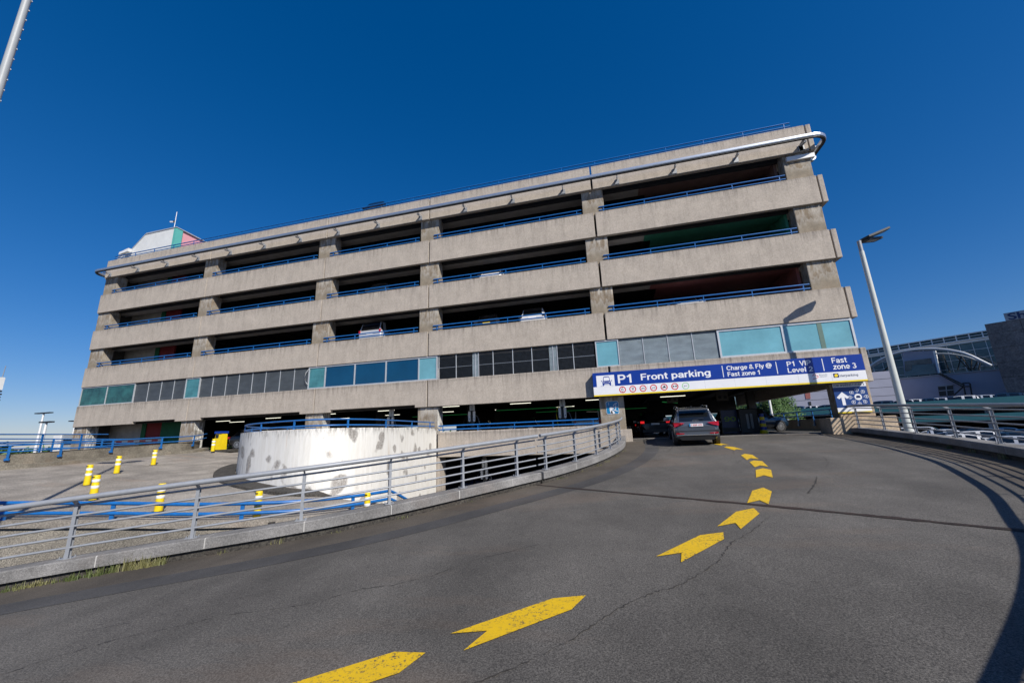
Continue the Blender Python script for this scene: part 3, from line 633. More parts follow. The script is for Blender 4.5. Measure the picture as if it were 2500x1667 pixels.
grass(L_, 'weeds', 'small weeds sprouting from the kerb joints')

# ------------------------------------------------------------------ lower-left ramp
NE = catmull([(-30,1.0,0),(-24,3.2,0),(-19,5.85,0),(-15.92,7.35,0),(-13.6,8.35,0),(-11.3,9.25,0),(-9.3,10.6,0),(-8.0,12.6,0),(-7.4,15.5,0),(-7.3,19,0),(-7.3,23.5,0)], 0.4)
for p in NE: p.z = zl(p.x, p.y)
FE = catmull([(-30.5,4.5,0),(-27.6,8.5,0),(-26.75,12,0),(-26.8,15,0),(-27.0,18,0),(-27.1,20.4,0),(-29.5,23.6,0)], 0.4)
for p in FE: p.z = zl(p.x, p.y)
poly = [(p.x, p.y) for p in NE] + [(-7.3,23.7),(-31,24.4)] + [(p.x-0.2, p.y) for p in FE[::-1]]
def zlr(x, y): return min(zl(x, y), -0.42)
sheet('left_ramp_road', zlr, poly, -32, -6, 0, 25, 0.2, M['ramp'])
b = MB(); 
for i in range(len(NE)-1):
    p, q = NE[i], NE[i+1]; b.add([(p.x, p.y, p.z-0.004), (q.x, q.y, q.z-0.004), (q.x+0.15, q.y-0.3, -4), (p.x+0.15, p.y-0.3, -4)], [(0,1,2,3)])
o = b.build('retaining_wall', M['agg']); tag(o, 'speckled aggregate retaining wall below the near blue railing', 'wall')
b = MB(); b.sweep([p + Vector((0,0,0.0)) for p in NE], [(-0.12,-0.15),(0.14,-0.15),(0.14,0.035),(-0.12,0.03)]); o2 = b.build('edge_kerb', M['ramp'], o)
b = MB()
for x, y in ((-17.6,6.45),(-9.9,10.1)): b.obox((x+0.06, y-0.1, zl(x,y)-0.9), (0.07,0.03,0), (0.02,-0.05,0), (0.03,-0.06,0.86))
b.build('dark_joint', M['kerb'], o)

def blue_rail(path, posts, heights, name, label, r=0.03, down=0.0, postw=0.035, offs=0.0, group=None, parent=None, pname='post'):
    if parent is None: t = thing(name, label, 'railing', path[0], 0, group); O = -Vector(path[0])
    else: t = empty(name); t.parent = parent; O = Vector((0,0,0))
    S = arclen(path)
    for h in heights:
        b = MB(); b.tube([p + O + Vector((0,0,h)) for p in path], r, 8); b.build('rail', M['blue'], t)
    for s in posts:
        p, i = along(path, S, s); sd, tg = side(path, i); p = p + O; top = max(heights)
        b = MB(); b.obox(p + sd*offs + Vector((0,0,(top-down)/2)), tg*postw, sd*0.02, Vector((0,0,(top+down)/2)))
        if offs: b.obox(p + sd*offs*0.5 + Vector((0,0,top-0.03)), tg*postw, sd*(abs(offs)/2+0.02), Vector((0,0,0.03)))
        if down: b.obox(p + sd*(offs+0.03) + Vector((0,0,-down+0.04)), tg*postw*2.0, sd*0.03, Vector((0,0,0.05)))
        b.build(pname, M['blue'], t)
    return t
SN = arclen(NE)
pn = [s_at(NE, SN, P) for P in ((-24,3.2),(-21.4,4.5),(-18.6,6.0),(-15.92,7.45),(-13.57,8.5),(-10.6,9.55),(-8.6,11.7))]
blue_rail([p for p, s in zip(NE, SN) if s < s_at(NE, SN, (-7.6,14.8))], pn, (0.46, 0.20), 'blue_railing', 'low blue tube railing on the near edge of the lower ramp, behind the grey rail', 0.05, 0.0, 0.05)
# far parapet
par = thing('parapet', 'mossy concrete parapet along the far side of the lower ramp', 'parapet', FE[0])
O = -Vector(FE[0]); fe = [p + O for p in FE if p.y < 21.6]
b = MB(); b.sweep([p + Vector((0,0,0.0)) for p in fe], [(0.02,-1.0),(0.35,-1.0),(0.35,0.62),(0.02,0.62)]); b.build('wall', M['parapet'], par)
b = MB(); b.sweep([p for p in fe], [(-0.55,-0.2),(0.02,-0.2),(0.02,0.13),(-0.5,0.12)]); b.build('kerb', M['parapet'], par)
fp = [p + side(FE, i)[0]*(-0.06) for i, p in enumerate(FE) if p.y < 22.4]; Sf = arclen(fp)
pf = [s_at(fp, Sf, (-27.0, y)) for y in (8.2, 10.0, 11.9, 13.7, 16.0, 18.4, 20.6)]
blue_rail(fp, pf, (1.0, 0.72), 'blue_railing', 'two-tube blue railing bolted to the mossy parapet', 0.03, -0.35, 0.04)
for (pa, pb, hs_, lb) in [(ray(0,1060)*20.5, ray(264,1060)*26.5, (0,-0.42), 'blue railing farther out, its upper tube highest against the sky'), (ray(0,1071)*24, ray(330,1072)*31, (0.0,-0.3,-0.6), 'farthest blue railing, with three tubes, beyond the parapet')]:
    pth = [pa + (pb-pa)*(k/12) + Vector((0,0,-0.55)) for k in range(-6, 13)]
    L = (pb-pa).length; blue_rail(pth, [L*0.1+L*(k)*0.37 for k in range(0,4)], [0.55+h for h in hs_], 'blue_railing', lb, 0.035, 0.9, 0.05)
# the platform those stand on
b = MB(); b.prism([(-29.2,4,-0.98),(-29.2,60,-0.98),(-60,60,-0.98),(-75,20,-0.98),(-60,4,-0.98)], (0,0,-3)); tag(b.build('side_road', M['gutter']), kind='structure')

# white curved wall
WW = catmull([(-20.3,23.4,0),(-20.2,20.5,0),(-19.3,17.6,0),(-17.75,15.6,0),(-15.75,14.25,0),(-13.4,13.55,0),(-11.8,13.5,0),(-10.85,14.2,0),(-10.45,15.7,0),(-10.55,18,0),(-11.05,23.45,0)], 0.25)
ww = thing('curved_wall', 'white painted curved ramp wall with grey patches and rust stains', 'wall', WW[0])
O = -Vector(WW[0]); b = MB()
TH = 0.3; vs = []; n = len(WW)
b.sweep([p + O for p in WW], [(0,-4.0),(0,0.46),(TH,0.46),(TH,-4.0)]); b.build('wall', M['whitewall'], ww)
b = MB(); seg = [p for p in WW if p.y < 18 and (p.x < -10.9 or p.y < 14.5)]
b.sweep([Vector((p.x, p.y, zl(p.x, p.y))) + O for p in seg if p.x > -19.5], [(-0.03,-0.3),(-0.03,0.10),(-0.85,0.08),(-0.9,-0.3)]); b.build('kerb', M['kerb'], ww)
wr = [Vector((p.x, p.y, 0.46)) + side(WW, i)[0]*0.15 for i, p in enumerate(WW)]; Sw = arclen(wr)
blue_rail(wr, [Sw[-1]*k for k in (0.1,0.25,0.36,0.46,0.55,0.64,0.74,0.86,0.97)], (0.36, 0.12), 'blue_railing', 'weathered blue railing following the top of the white curved wall', 0.032)

# ------------------------------------------------------------------ delineator posts
def delineator(P, H, label, tilt=0.0):
    t = thing('delineator_post', label, 'delineator', P, 0, 'yellow flexible posts on the lower ramp')
    r = H*0.135; prof = [(r*0.97,0),(r,0.02),(r*0.9,H*0.95),(r*0.8,H),(0.001,H)]
    def lathe(prof, mat, name, n=18):
        b = MB(); vs = []; fs = []
        for (rr, z) in prof:
            for k in range(n): q = 2*math.pi*k/n; vs.append((rr*math.cos(q), rr*math.sin(q), z))
        for i in range(len(prof)-1):
            for k in range(n): fs.append((i*n+k, i*n+(k+1) % n, (i+1)*n+(k+1) % n, (i+1)*n+k))
        b.add(vs, fs, 0, True); return b.build(name, mat, t)
    lathe(prof, M['yellow'], 'body')
    for z0 in (0.47, 0.72): lathe([(r*0.975, H*z0), (r*1.0, H*z0+0.004), (r*0.97, H*(z0+0.105)), (r*0.93, H*(z0+0.105)+0.004)], M['reflect'], 'reflective_band')
    b = MB(); b.obox((0,-r*0.9,H*0.93), (r*0.45,0,0), (0,0.012,0), (0,0,0.012)); b.build('slot', M['black'], t)
    b = MB(); b.obox((0,0,0.006), (r*1.15,0,0), (0,r*1.15,0), (0,0,0.006)); b.build('base', M['black'], t)
DL = [(-19.7,11.1,0.75,'leftmost yellow delineator on the lower ramp, a pole shadow beside it'), (-21.7,13.2,0.75,'yellow delineator standing at the tip of the long pole shadow'), (-23.0,15.5,0.75,'yellow delineator nearest the mossy parapet, farthest up the lower ramp'),
      (-16.8,9.7,0.78,'yellow delineator just above the near handrail, below the leftmost one'), (-13.58,9.5,0.80,'yellow delineator crossed by the grey handrail and both blue tubes'), (-10.4,9.98,0.76,'yellow delineator in front of the left end of the white wall'),
      (-7.6,11.25,0.72,'yellow delineator nearest the road, its foot hidden behind the kerb, before the white wall')]
for x, y, h, lb in DL: delineator((x, y, zl(x, y)), h, lb)


# ================================================================== PARKING GARAGE
FY = 23.53; XL, XR = -44.85, 12.53; JX = [XL, -32.25, -20.55, -11.76, -0.02, XR]
ZB = [(15.45,17.18),(12.04,13.77),(8.62,10.34),(5.23,6.94),(1.85,3.60)]     # panel bottoms/tops, roof first
BK = 46.0
G = thing('parking_garage', 'long grey concrete multi-storey parking garage with ribbon parapets', 'parking garage', (XL, FY, -0.6))
GO = Vector((XL, FY, -0.6))
class GB(MB):
    def build(s, name, mat, parent=None, bevel=0.0):
        par = parent or G
        s.v = [tuple(Vector(v) - GO) for v in s.v]
        return MB.build(s, name, mat, par, bevel)
gp = 0.02
for k, (zb, zt) in enumerate(ZB):
    for i in range(5):
        g0 = (0.0, 0.034, 0.036, 0.045, 0.06, 0.0); b = GB(); x0 = JX[i] + g0[i]; x1 = JX[i+1] - g0[i+1]
        if k == 4 and i in (0, 1, 2):          # underside stepped up between the columns
            c = 6.9 if i == 0 else 1.35; e = 1.15 if i < 2 else 0.85
            pr = [(x0,FY,zb),(x0+c,FY,zb),(x0+c,FY,zb+0.17),(x1-e,FY,zb+0.17),(x1-e,FY,zb),(x1,FY,zb),(x1,FY,zt),(x0,FY,zt)]
            b.prism(pr, (0,0.26,0))
        else: b.box(x0, x1, FY, FY+0.26, zb, zt)
        b.build('concrete_panel', M['panel'], bevel=0.018)
    b = GB(); b.box(XL+0.3, XR-0.2, FY+0.98, FY+1.9, zb+0.12, zb+0.75); b.build('edge_beam', M['soffit'])
    b = GB(); b.box(XL+0.3, XR-0.2, FY+0.75, FY+0.97, zb+0.05, zt-0.25); b.build('upstand', M['dark'])
    for (xa, xb) in ((XR+0.07, XR+0.33), (XL-0.33, XL-0.05)):
        b = GB(); b.box(xa, xb, FY+(0.0 if xa > 0 else 0.22), BK, zb, zt); b.build('concrete_panel', M['panel'], bevel=0.03)
# lower parapet between the white wall and the entrance pillar, and the storey beneath
b = GB(); b.box(-11.0, -0.75, FY, FY+0.26, -1.33, 0.22); b.build('concrete_panel', M['panel'], bevel=0.03)
b = GB(); b.box(-11.6, -10.9, FY+0.05, FY+1.0, -4, -1.33); b.build('column', M['panel']); b = GB(); b.box(-0.9, 0.6, FY+0.05, FY+1.0, -4, -0.6); b.build('column', M['panel'])
# floors
FZ = [16.72, 13.3, 9.88, 6.48, 3.12]
for z in FZ:
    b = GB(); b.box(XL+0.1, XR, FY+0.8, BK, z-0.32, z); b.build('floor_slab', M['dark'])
for z in FZ:
    b = GB()
    for k in range(1, 24): x = XL + k*2.4; b.box(x-0.12, x+0.12, FY+1.4, BK-0.5, z-0.62, z-0.322)
    b.build('ceiling_beam', M['dark'])
b = GB(); b.box(-31.5, 0.3, FY+0.3, BK, -0.9, -0.44); b.build('floor_slab', M['dark'])
b = GB(); b.box(-45.0, -31.52, FY+0.3, BK, -1.2, -0.44); b.build('floor_slab', M['dark'])
b = GB(); b.box(0.3, XR, 24.6, BK, -1.0, -0.622); b.build('floor_slab', M['inner'])
b = GB(); b.box(0.7, 10.9, 24.35, 25.1, -0.64, -0.612); b.build('sunlit_floor_strip', M['coping'])  # pale strip painting in the sunlit edge of the concrete floor
b = GB(); b.box(-11.6, 0, FY+1, BK, -4.0, -3.96); b.build('floor_slab', M['dark'])
# rear and side walls
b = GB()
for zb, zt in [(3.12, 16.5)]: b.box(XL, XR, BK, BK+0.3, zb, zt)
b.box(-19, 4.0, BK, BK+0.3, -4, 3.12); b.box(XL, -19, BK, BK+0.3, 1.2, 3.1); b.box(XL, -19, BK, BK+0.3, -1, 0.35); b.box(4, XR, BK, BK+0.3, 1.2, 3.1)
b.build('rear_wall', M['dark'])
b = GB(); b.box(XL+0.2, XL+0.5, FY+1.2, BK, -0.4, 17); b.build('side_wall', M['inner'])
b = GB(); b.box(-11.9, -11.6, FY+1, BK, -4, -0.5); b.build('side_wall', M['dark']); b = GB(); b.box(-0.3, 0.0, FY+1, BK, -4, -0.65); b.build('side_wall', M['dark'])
# columns: x range of the front face
CX = [(-44.95,-43.35),(-32.95,-31.55),(-21.35,-19.9),(-12.52,-11.1),(-0.76,0.64),(11.15,12.55)]
for i, (xa, xb) in enumerate(CX):
    zf_ = -0.8
    for k, (zb, zt) in enumerate(ZB):
        lo = ZB[k+1][1] if k < 4 else zf_
        if k == 3: continue
        b = GB(); b.box(xa, xb, FY+0.17, FY+0.95, lo-0.3, zb+0.25); b.build('column', M['column'], bevel=0.04)
    b = GB(); b.box(xa+0.2, xb-0.2, FY+0.5, FY+0.9, ZB[4][1]-0.2, ZB[3][0]+0.2); b.build('column', M['soffit'])
    if i in (0, 1, 2, 3):                       # white painted return faces at ground level
        b = GB(); b.box(xb-0.0, xb+0.012, FY+0.16, FY+0.96, -0.42, 1.9); b.build('painted_return', M['whitewall'])
for i in range(6):
    for yy in ((32.0, 40.0) if i < 5 else (39.0,)):
        b = GB(); xm = (CX[i][0]+CX[i][1])/2; b.box(xm-0.3, xm+0.3, yy-0.3, yy+0.3, -0.6, 16.4); b.build('inner_column', M['inner'])
b = GB(); b.box(-0.9, 0.9, FY-0.1, FY+1.0, -1.0, -0.05); b.build('column_plinth', M['panel'], bevel=0.03)
M['tan'] = mat_asphalt('tan_plinth_concrete', (0.34, 0.26, 0.18), (0.50, 0.40, 0.29), 0.8, 18)
b = GB(); b.box(10.55, 13.35, FY-0.12, FY+1.1, -1.2, 0.12); b.build('column_plinth', M['tan'], bevel=0.03)
b = GB(); b.box(11.1, 12.6, FY+0.02, FY+0.17, 0.12, 1.85); b.build('column_facing', M['tan'], bevel=0.03)
b = GB(); b.box(13.352, 13.40, FY-0.11, FY+1.0, -1.0, 0.11); b.build('rusty_edge', M['rust'])
# coloured soffits at the right end, painted stair core at the left end
for z, mt in ((15.45, 'redbrown'), (12.04, 'greenpaint'), (8.62, 'redpaint')):
    b = GB(); b.box(3.5, 11.2, FY+1.12, FY+7, z+0.3, z+0.34); b.box(10.95, 11.1, FY+0.96, FY+7, z-1.9, z+0.3); b.build('painted_soffit', M[mt])
    b = GB(); b.box(3.0, 11.0, FY+0.975, FY+1.92, z+0.10, z+0.74); b.build('painted_beam', M[mt])
CY = FY+2.3; xg0 = at(375, 880, CY).x; xg1 = xg0+0.5; xr1 = xg1+1.75
for k, (zb, zt) in enumerate(ZB):
    if k == 3: continue
    lo = ZB[k+1][1]-0.5 if k < 4 else -0.44
    hi = zb+0.3
    b = GB(); b.box(XL+0.6, xg0, CY, CY+0.2, lo, hi); b.build('core_wall', M['wallgrey'])
    b = GB(); b.box(xg0, xg1, CY-0.02, CY+0.2, lo, hi); b.build('green_wall', M['coregreen'])
    if k == 4: b = GB(); b.box(xr1, xr1+2.4, CY+0.02, CY+0.2, lo, hi); b.build('green_wall', M['coregreen'])
    b = GB(); b.box(xg1, xr1, CY+0.05, CY+0.2, lo, hi); b.build('red_door' if k == 4 else 'red_wall', M['corered'])
# blue railings in every open bay
def grail(x0, x1, z, y=FY+0.13, parent=G):
    r = empty('blue_railing'); r.parent = parent; r.location = Vector(((x0+x1)/2, y, z)) - GO; c = Vector(((x0+x1)/2, y, z))
    for h in (0.15, 0.39): b = MB(); b.tube([Vector((x0,y,z+h))-c, Vector((x1,y,z+h))-c], 0.042, 8); b.build('rail', M['blue'], r)
    n = max(2, int((x1-x0)/2.2))
    for k in range(n+1):
        x = x0+0.3+(x1-x0-0.6)*k/n; b = MB(); b.box(x-c.x-0.02, x-c.x+0.02, -0.02, 0.02, -0.02, 0.4); b.build('railing_post', M['blue'], r)
for (zb, zt) in ZB[1:4]:
    for i in range(5): grail(CX[i][1]-0.35, CX[i+1][0]-0.08, zt)
grail(-11.0, -0.9, 0.2)
grail(XL+0.6, -18.0, ZB[0][1]+.03); grail(-18.0, 11.9, ZB[0][1]+.03)
# the metal rail that runs round the top storey
pz = 15.93; py = 22.93; rr = 0.85
pth = [Vector((XL-0.75, FY+3.5, pz)), Vector((XL-0.75, py+rr, pz))]
for k in range(1, 9): a = math.pi/2*k/8; pth.append(Vector((XL-0.75+rr*(1-math.cos(a)), py+rr-rr*math.sin(a), pz)))
for k in range(0, 9): a = math.pi/2*k/8; pth.append(Vector((XR+0.85-rr+rr*math.sin(a), py+rr*(1-math.cos(a)), pz)))
pth += [Vector((XR+0.85, py+2.2, pz)), Vector((XR+0.85, py+3.6, pz))]
b = GB(); b.sweep([p for p in pth], [(-0.10,-0.06),(-0.12,0.0),(-0.12,0.12),(-0.07,0.16),(0.07,0.16),(0.12,0.12),(0.12,0.0),(0.10,-0.06)])
pr = b.build('perimeter_rail', M['pipe'])
b = GB(); b.sweep([p + Vector((0,0,-0.066)) for p in pth], [(-0.07,-0.05),(-0.07,0.0),(0.07,0.0),(0.07,-0.05)]); b.build('underside_strip', M['plastic'], pr)  # black strip along the underside of the rail
for i in range(-12, 6):
    x = -1.91 + 3.52*i
    if x > 12.3: x = 12.1
    if x < XL+0.3: continue
    b = GB(); b.box(x-0.14, x+0.14, FY-0.03, FY-0.002, pz-0.42, pz-0.10); b.obox((x, (py+FY)/2, pz-0.18), (0.022,0,0), (0,0.28,0.06), (0,-0.012,0.05)); b.obox((x, (py+FY)/2, pz-0.05), (0.022,0,0), (0,0.27,0), (0,0,0.03))
    b.build('bracket', M['steel'], pr)
b = GB(); b.box(XR+0.33, XR+0.8, FY+0.5, FY+0.6, pz-0.05, pz+0.05); b.build('bracket', M['white'], pr)
b = GB(); b.box(11.3, 12.75, FY+0.02, FY+0.17, 15.0, 15.26); b.build('white_box', M['white'], pr)
b = GB(); b.tube([(XR+0.85, py+2.1, pz-0.02), (XR+0.85, py+2.35, pz-0.02)], 0.21, 14); b.tube([(XR+0.85, py+2.2, pz-0.1), (XR+0.1, py+0.9, 15.1)], 0.05, 8); b.build('clamp', M['pipe'], pr)

# window band
WY = FY + 0.10; z0, z1 = ZB[4][1], ZB[3][0]
def fx(px, py_): return at(px, py_, WY).x
def window(xs, mats, fr=0.07):
    t = empty('window'); t.parent = G; t.location = Vector((xs[0], WY, z0)) - GO; c = Vector((xs[0], WY, z0))
    b = MB(); x0, x1 = xs[0]-c.x, xs[-1]-c.x; H = z1-z0-0.02
    b.box(x0, x1, -0.04, 0.06, 0.012, fr); b.box(x0, x1, -0.04, 0.06, H-fr, H)
    for i, x in enumerate(xs):
        q = x-c.x; lo = q if i == 0 else (q-fr if i == len(xs)-1 else q-fr/2); b.box(lo, lo+fr, -0.042, 0.062, fr, H-fr)
    b.build('frame', M['alu'], t)
    for i in range(len(xs)-1):
        b = MB(); b.box(xs[i]-c.x+fr*0.5, xs[i+1]-c.x-fr*0.5, 0.0, 0.02, fr*0.9, H-fr*0.9); b.build('pane', M[mats[i]], t)
def louvres(xs, mat, name='louvre_panel'):
    for i in range(len(xs)-1):
        b = GB(); b.box(xs[i]+0.018, xs[i+1]-0.018, WY+0.03, WY+0.05, z0+0.005, z1-0.01); b.build(name, mat)
    for x in xs[1:-1]: b = GB(); b.box(x-0.018, x+0.018, WY-0.0, WY+0.06, z0+0.003, z1-0.008); b.build('mullion', M['alu'])
gA = [fx(160*s3_+150 if False else 197.7, 969), fx(259.6,966), fx(327,960)]
s3_ = .29787
c2 = lambda x, y: fx(150+x*s3_, 850+y*s3_)
gA = [XL+0.02, c2(368,390), c2(597,370)]
window(gA, ['greenglass','greenglass'])
louvres([gA[-1]] + [c2(x, 350) for x in (708,812,915)] + [c2(1015,330)], M['louvre'])
gB = [c2(1015,330), c2(1133,325)]; window(gB, ['tealglass2'])
louvres([gB[-1]] + [c2(x, y) for x, y in ((1235,320),(1345,310),(1450,300),(1560,290),(1670,280),(1788,265),(1905,255))] + [c2(2025,240)], M['louvre'])
c4 = lambda x, y: fx(550+x*s3_, 850+y*s3_)
gC = [c2(2025,240), c4(820,230), c4(1062,210), c4(1318,190), c4(1587,175), c4(1740,160)]
window(gC, ['tealglass2','blueglass','blueglass','blueglass','tealglass'], 0.09)
c8 = lambda x, y: fx(1000+x*.2551, 850+y*.2551)
for i, (a, e) in enumerate([(280,445),(445,595),(660,800),(800,990),(990,1175),(1175,1335),(1420,1575),(1575,1780)]):
    x0, x1 = c8(a,170), c8(e,150)
    b = GB(); b.box(x0+0.02, x1-0.02, WY+0.03, WY+0.034, z0+0.005, z1-0.01); b.build('mesh_screen', M['mesh'])
    b = GB(); b.box(x0-0.02, x0+0.02, WY, WY+0.06, z0+0.003, z1-0.008); b.box(x0+0.02, x1-0.02, WY+0.04, WY+0.07, z0+0.76, z0+0.79); b.build('mullion', M['alu'])
for a, e in ((597,660),(1337,1418)): louvres([c8(a,150), c8((a+e)/2,150), c8(e,150)], M['louvre2'])
gD = [c8(1785,80), c8(2010,70)]; window(gD, ['tealglass'])
c6 = lambda x, y: fx(1350+x*.34014, 700+y*.34014)
louvres([gD[-1]] + [c6(650,450), c6(828,435), c6(1005,420)] + [c6(1185,400)], M['louvre2'])
gE = [c6(1185,400), c6(1655,370), XR+0.05]; window(gE, ['tealglass','tealglass'], 0.1)
b = GB(); xm = c6(1925,345); b.box(xm-0.11, xm+0.11, WY-0.012, WY-0.002, z0+0.1, z1-0.12); b.build('mullion', flat('dull_green_mullion', (0.10,0.17,0.14), 0.5))
b = GB(); b.box(c8(290,170), c8(1780,150), FY+4.0, FY+4.2, z0-0.5, z1+0.3); b.build('rear_partition', M['dark'])
# stair penthouse on the roof
ph = empty('penthouse'); ph.parent = G; ph.location = (0,0,0)
zr0 = 16.72
def pp(px, py_, Y=27.0): return at(px, py_, Y)
Yp = 25.3; PA = [at(286,631,Yp), at(318,614,Yp), at(356,573,Yp), at(426,557,Yp), at(421,606,Yp)]
wl = [Vector((PA[0].x, Yp, zr0)), PA[0], PA[1], PA[2], PA[3], Vector((PA[3].x-0.0, Yp, zr0))]
b = GB(); b.prism(wl, (0,0.3,0)); b.build('wall', M['offwhite'], ph)
xr = PA[3].x
b = GB(); b.box(xr+0.002, xr+0.3, Yp-0.02, Yp+0.6, zr0, PA[3].z+0.03); b.build('mint_corner', M['mint'], ph)
zt_ = PA[3].z
b = GB(); b.prism([(xr+0.1, Yp+0.6, zr0), (xr+0.1, Yp+0.6, zt_), (xr+0.1, Yp+5.0, zt_-0.3), (xr+0.1, Yp+5.0, zr0)], (0.1,0,0)); b.build('pink_wall', M['pink'], ph)
b = GB(); b.prism([(xr+0.1, Yp+5.0, zr0), (xr+0.1, Yp+5.0, zt_-0.2), (xr+0.1, Yp+9.5, zt_-0.5), (xr+0.1, Yp+9.5, zr0)], (0.1,0,0)); b.build('mint_wall', M['mint'], ph)
b = GB(); b.prism([PA[3]+Vector((0.35,-0.06,0)), PA[3]+Vector((0.35,-0.06,0.08)), PA[3]+Vector((0.35,10,-0.42)), PA[3]+Vector((0.35,10,-0.5))], (-4.0,0,0)); b.build('roof', M['alu'], ph)
b = GB()
for p, q in zip(PA[:3], PA[1:4]): b.prism([p+Vector((0,-0.05,0)), q+Vector((0,-0.05,0)), q+Vector((0,-0.05,0.07)), p+Vector((0,-0.05,0.07))], (0,0.4,0))
b.build('roof_trim', M['alu'], ph)
ptop = at(432,518,Yp+0.3); pb_ = at(425,557,Yp+0.3)
b = GB(); b.tube([Vector((ptop.x, Yp+0.3, zt_)), Vector((ptop.x, Yp+0.3, ptop.z))], 0.03, 8); b.build('antenna_pole', M['white'], ph)
cz = at(420,538,Yp).z; cx = ptop.x
cm = thing('security_camera', 'small white security camera on the thin pole above the penthouse', 'camera', (cx, Yp+0.3, cz))
b = MB(); b.obox((-0.33,-0.1,0), (0.17,0,-0.03), (0,0.06,0), (0.01,0,0.055)); b.build('housing', M['white'], cm)
b = MB(); b.obox((-0.09,-0.05,0.02), (0.07,0,0.0), (0,0.03,0), (0,0,0.1)); b.build('mount', M['black'], cm)
fl = thing('floodlight', 'white floodlight cluster on the roof beside the penthouse', 'floodlight', at(300,618,25.0))
b = MB(); b.obox((0,0,0), (0.3,0,0.05), (0,0.15,0), (0.02,0,0.13)); b.obox((0.6,0,0.12), (0.28,0,0.06), (0,0.15,0), (0.03,0,0.16)); b.build('housing', M['white'], fl)
b = MB(); b.box(0.2,0.3,-0.05,0.05,-0.9,0); b.build('stand', M['steel'], fl)

# ------------------------------------------------------------------ blue entrance sign
SY = 23.10; SX0, SX1, SZ0, SZ1 = -1.0, 12.38, 1.85, 3.21
S = thing('entrance_sign', 'long blue, white and yellow entrance sign above the ramp opening', 'sign', (SX0, SY, SZ0))
SO = -Vector((SX0, SY, SZ0)); H = SZ1-SZ0
def sb(x0,x1,y0,y1,z0_,z1_,name,mat,par=S):
    b = MB(); b.box(x0-SX0,x1-SX0,y0-SY,y1-SY,z0_-SZ0,z1_-SZ0); return b.build(name, mat, par)
ZW = SZ0 + 0.535                 # top of the white band
sb(SX0, SX1, SY+0.02, FY-0.01, SZ0-0.02, SZ1, 'box', M['signnavy'])
sb(SX0+0.002, SX1, SY+0.0, SY+0.019, ZW, SZ1-0.002, 'blue_face', M['signblue'])
sb(SX0+0.002, SX1, SY+0.0, SY+0.019, SZ0+0.075, ZW-0.001, 'white_face', M['signwhite'])
sb(SX0+0.002, SX1, SY+0.0, SY+0.019, SZ0, SZ0+0.074, 'yellow_stripe', M['signyellow'])
UX, UZ, NN = (1,0,0), (0,0,1), (0,-1,0)
def sp(px, py_): return at(px, py_, SY)
k1 = lambda x, y: sp(1430+x*.15731, 850+y*.15731); k2 = lambda x, y: sp(1750+x*.17007, 850+y*.17007)
def stx(s, a, e, cap, bold=0.035, mat='signwhite', dy=0.004):
    o = Vector((a.x, SY-dy, a.z)) + SO; text('lettering', s, o, UX, UZ, NN, e.x-a.x, cap, M[mat], S, bold)
stx('P1', k1(505,545), k1(716,545), 0.49)
stx('Front parking', k1(860,497), k1(1945,440), 0.365)
stx('Charge & Fly @', k2(143,318), k2(795,290), 0.235)
stx('Fast zone 1', k2(160,405), k2(622,378), 0.235)
stx('P1  VIP', k2(1010,262), k2(1358,245), 0.255, 0.025); stx('Level 2', k2(1025,352), k2(1385,328), 0.255, 0.025)
stx('Fast', k2(1655,215), k2(1872,200), 0.275, 0.025); stx('zone 3', k2(1670,305), k2(2010,283), 0.275, 0.025)
for a in (k1(2127,360), k2(860,280), k2(1523,235)):
    b = MB(); p = Vector((a.x, SY-0.005, 0)) + SO; b.box(p.x-0.018, p.x+0.018, p.y, p.y+0.003, ZW-SZ0+0.09, H-0.1); b.build('divider', M['signwhite'], S)
for k in range(1, 9):
    b = MB(); xk = k*13.38/9; b.box(xk-0.002, xk+0.002, -0.002, 0.001, 0.076, ZW-SZ0-0.002); b.build('panel_seam', M['signgrey'], S)
# white square with the car pictogram
c0 = k1(160,430); c1_ = k1(438,412)
b = MB(); x0 = c0.x-SX0; x1 = c1_.x-SX0; b.box(x0, x1, -0.004, 0.0, ZW-SZ0-0.02, c0.z-SZ0); b.build('pictogram_square', M['signwhite'], S)
cx = (x0+x1)/2+0.06; w_ = 0.27; zb = ZW-SZ0+0.02
def pic(polys, name, mat, d=0.008, par=S):
    b = MB()
    for pg in polys: b.prism([(x, -d, z) for x, z in pg], (0, 0.003, 0))
    return b.build(name, mat, par)
def rect(x0, x1, z0_, z1_): return [(x0,z0_),(x1,z0_),(x1,z1_),(x0,z1_)]
pic([[(cx-w_*0.75,zb+0.30),(cx-w_*0.62,zb+0.52),(cx-w_*0.5,zb+0.56),(cx+w_*0.5,zb+0.56),(cx+w_*0.62,zb+0.52),(cx+w_*0.75,zb+0.30),(cx+w_*0.88,zb+0.24),(cx+w_*0.88,zb+0.02),(cx+w_*0.62,zb+0.02),(cx+w_*0.62,zb+0.07),(cx-w_*0.62,zb+0.07),(cx-w_*0.62,zb+0.02),(cx-w_*0.88,zb+0.02),(cx-w_*0.88,zb+0.24)],
     rect(cx-w_*1.3,cx-w_*0.95,zb+0.01,zb+0.022), rect(cx+w_*0.95,cx+w_*1.35,zb+0.01,zb+0.022), rect(cx-w_*1.12,cx-w_*0.95,zb+0.27,zb+0.33), rect(cx+w_*0.95,cx+w_*1.12,zb+0.27,zb+0.33)], 'car_pictogram', M['signblue'])
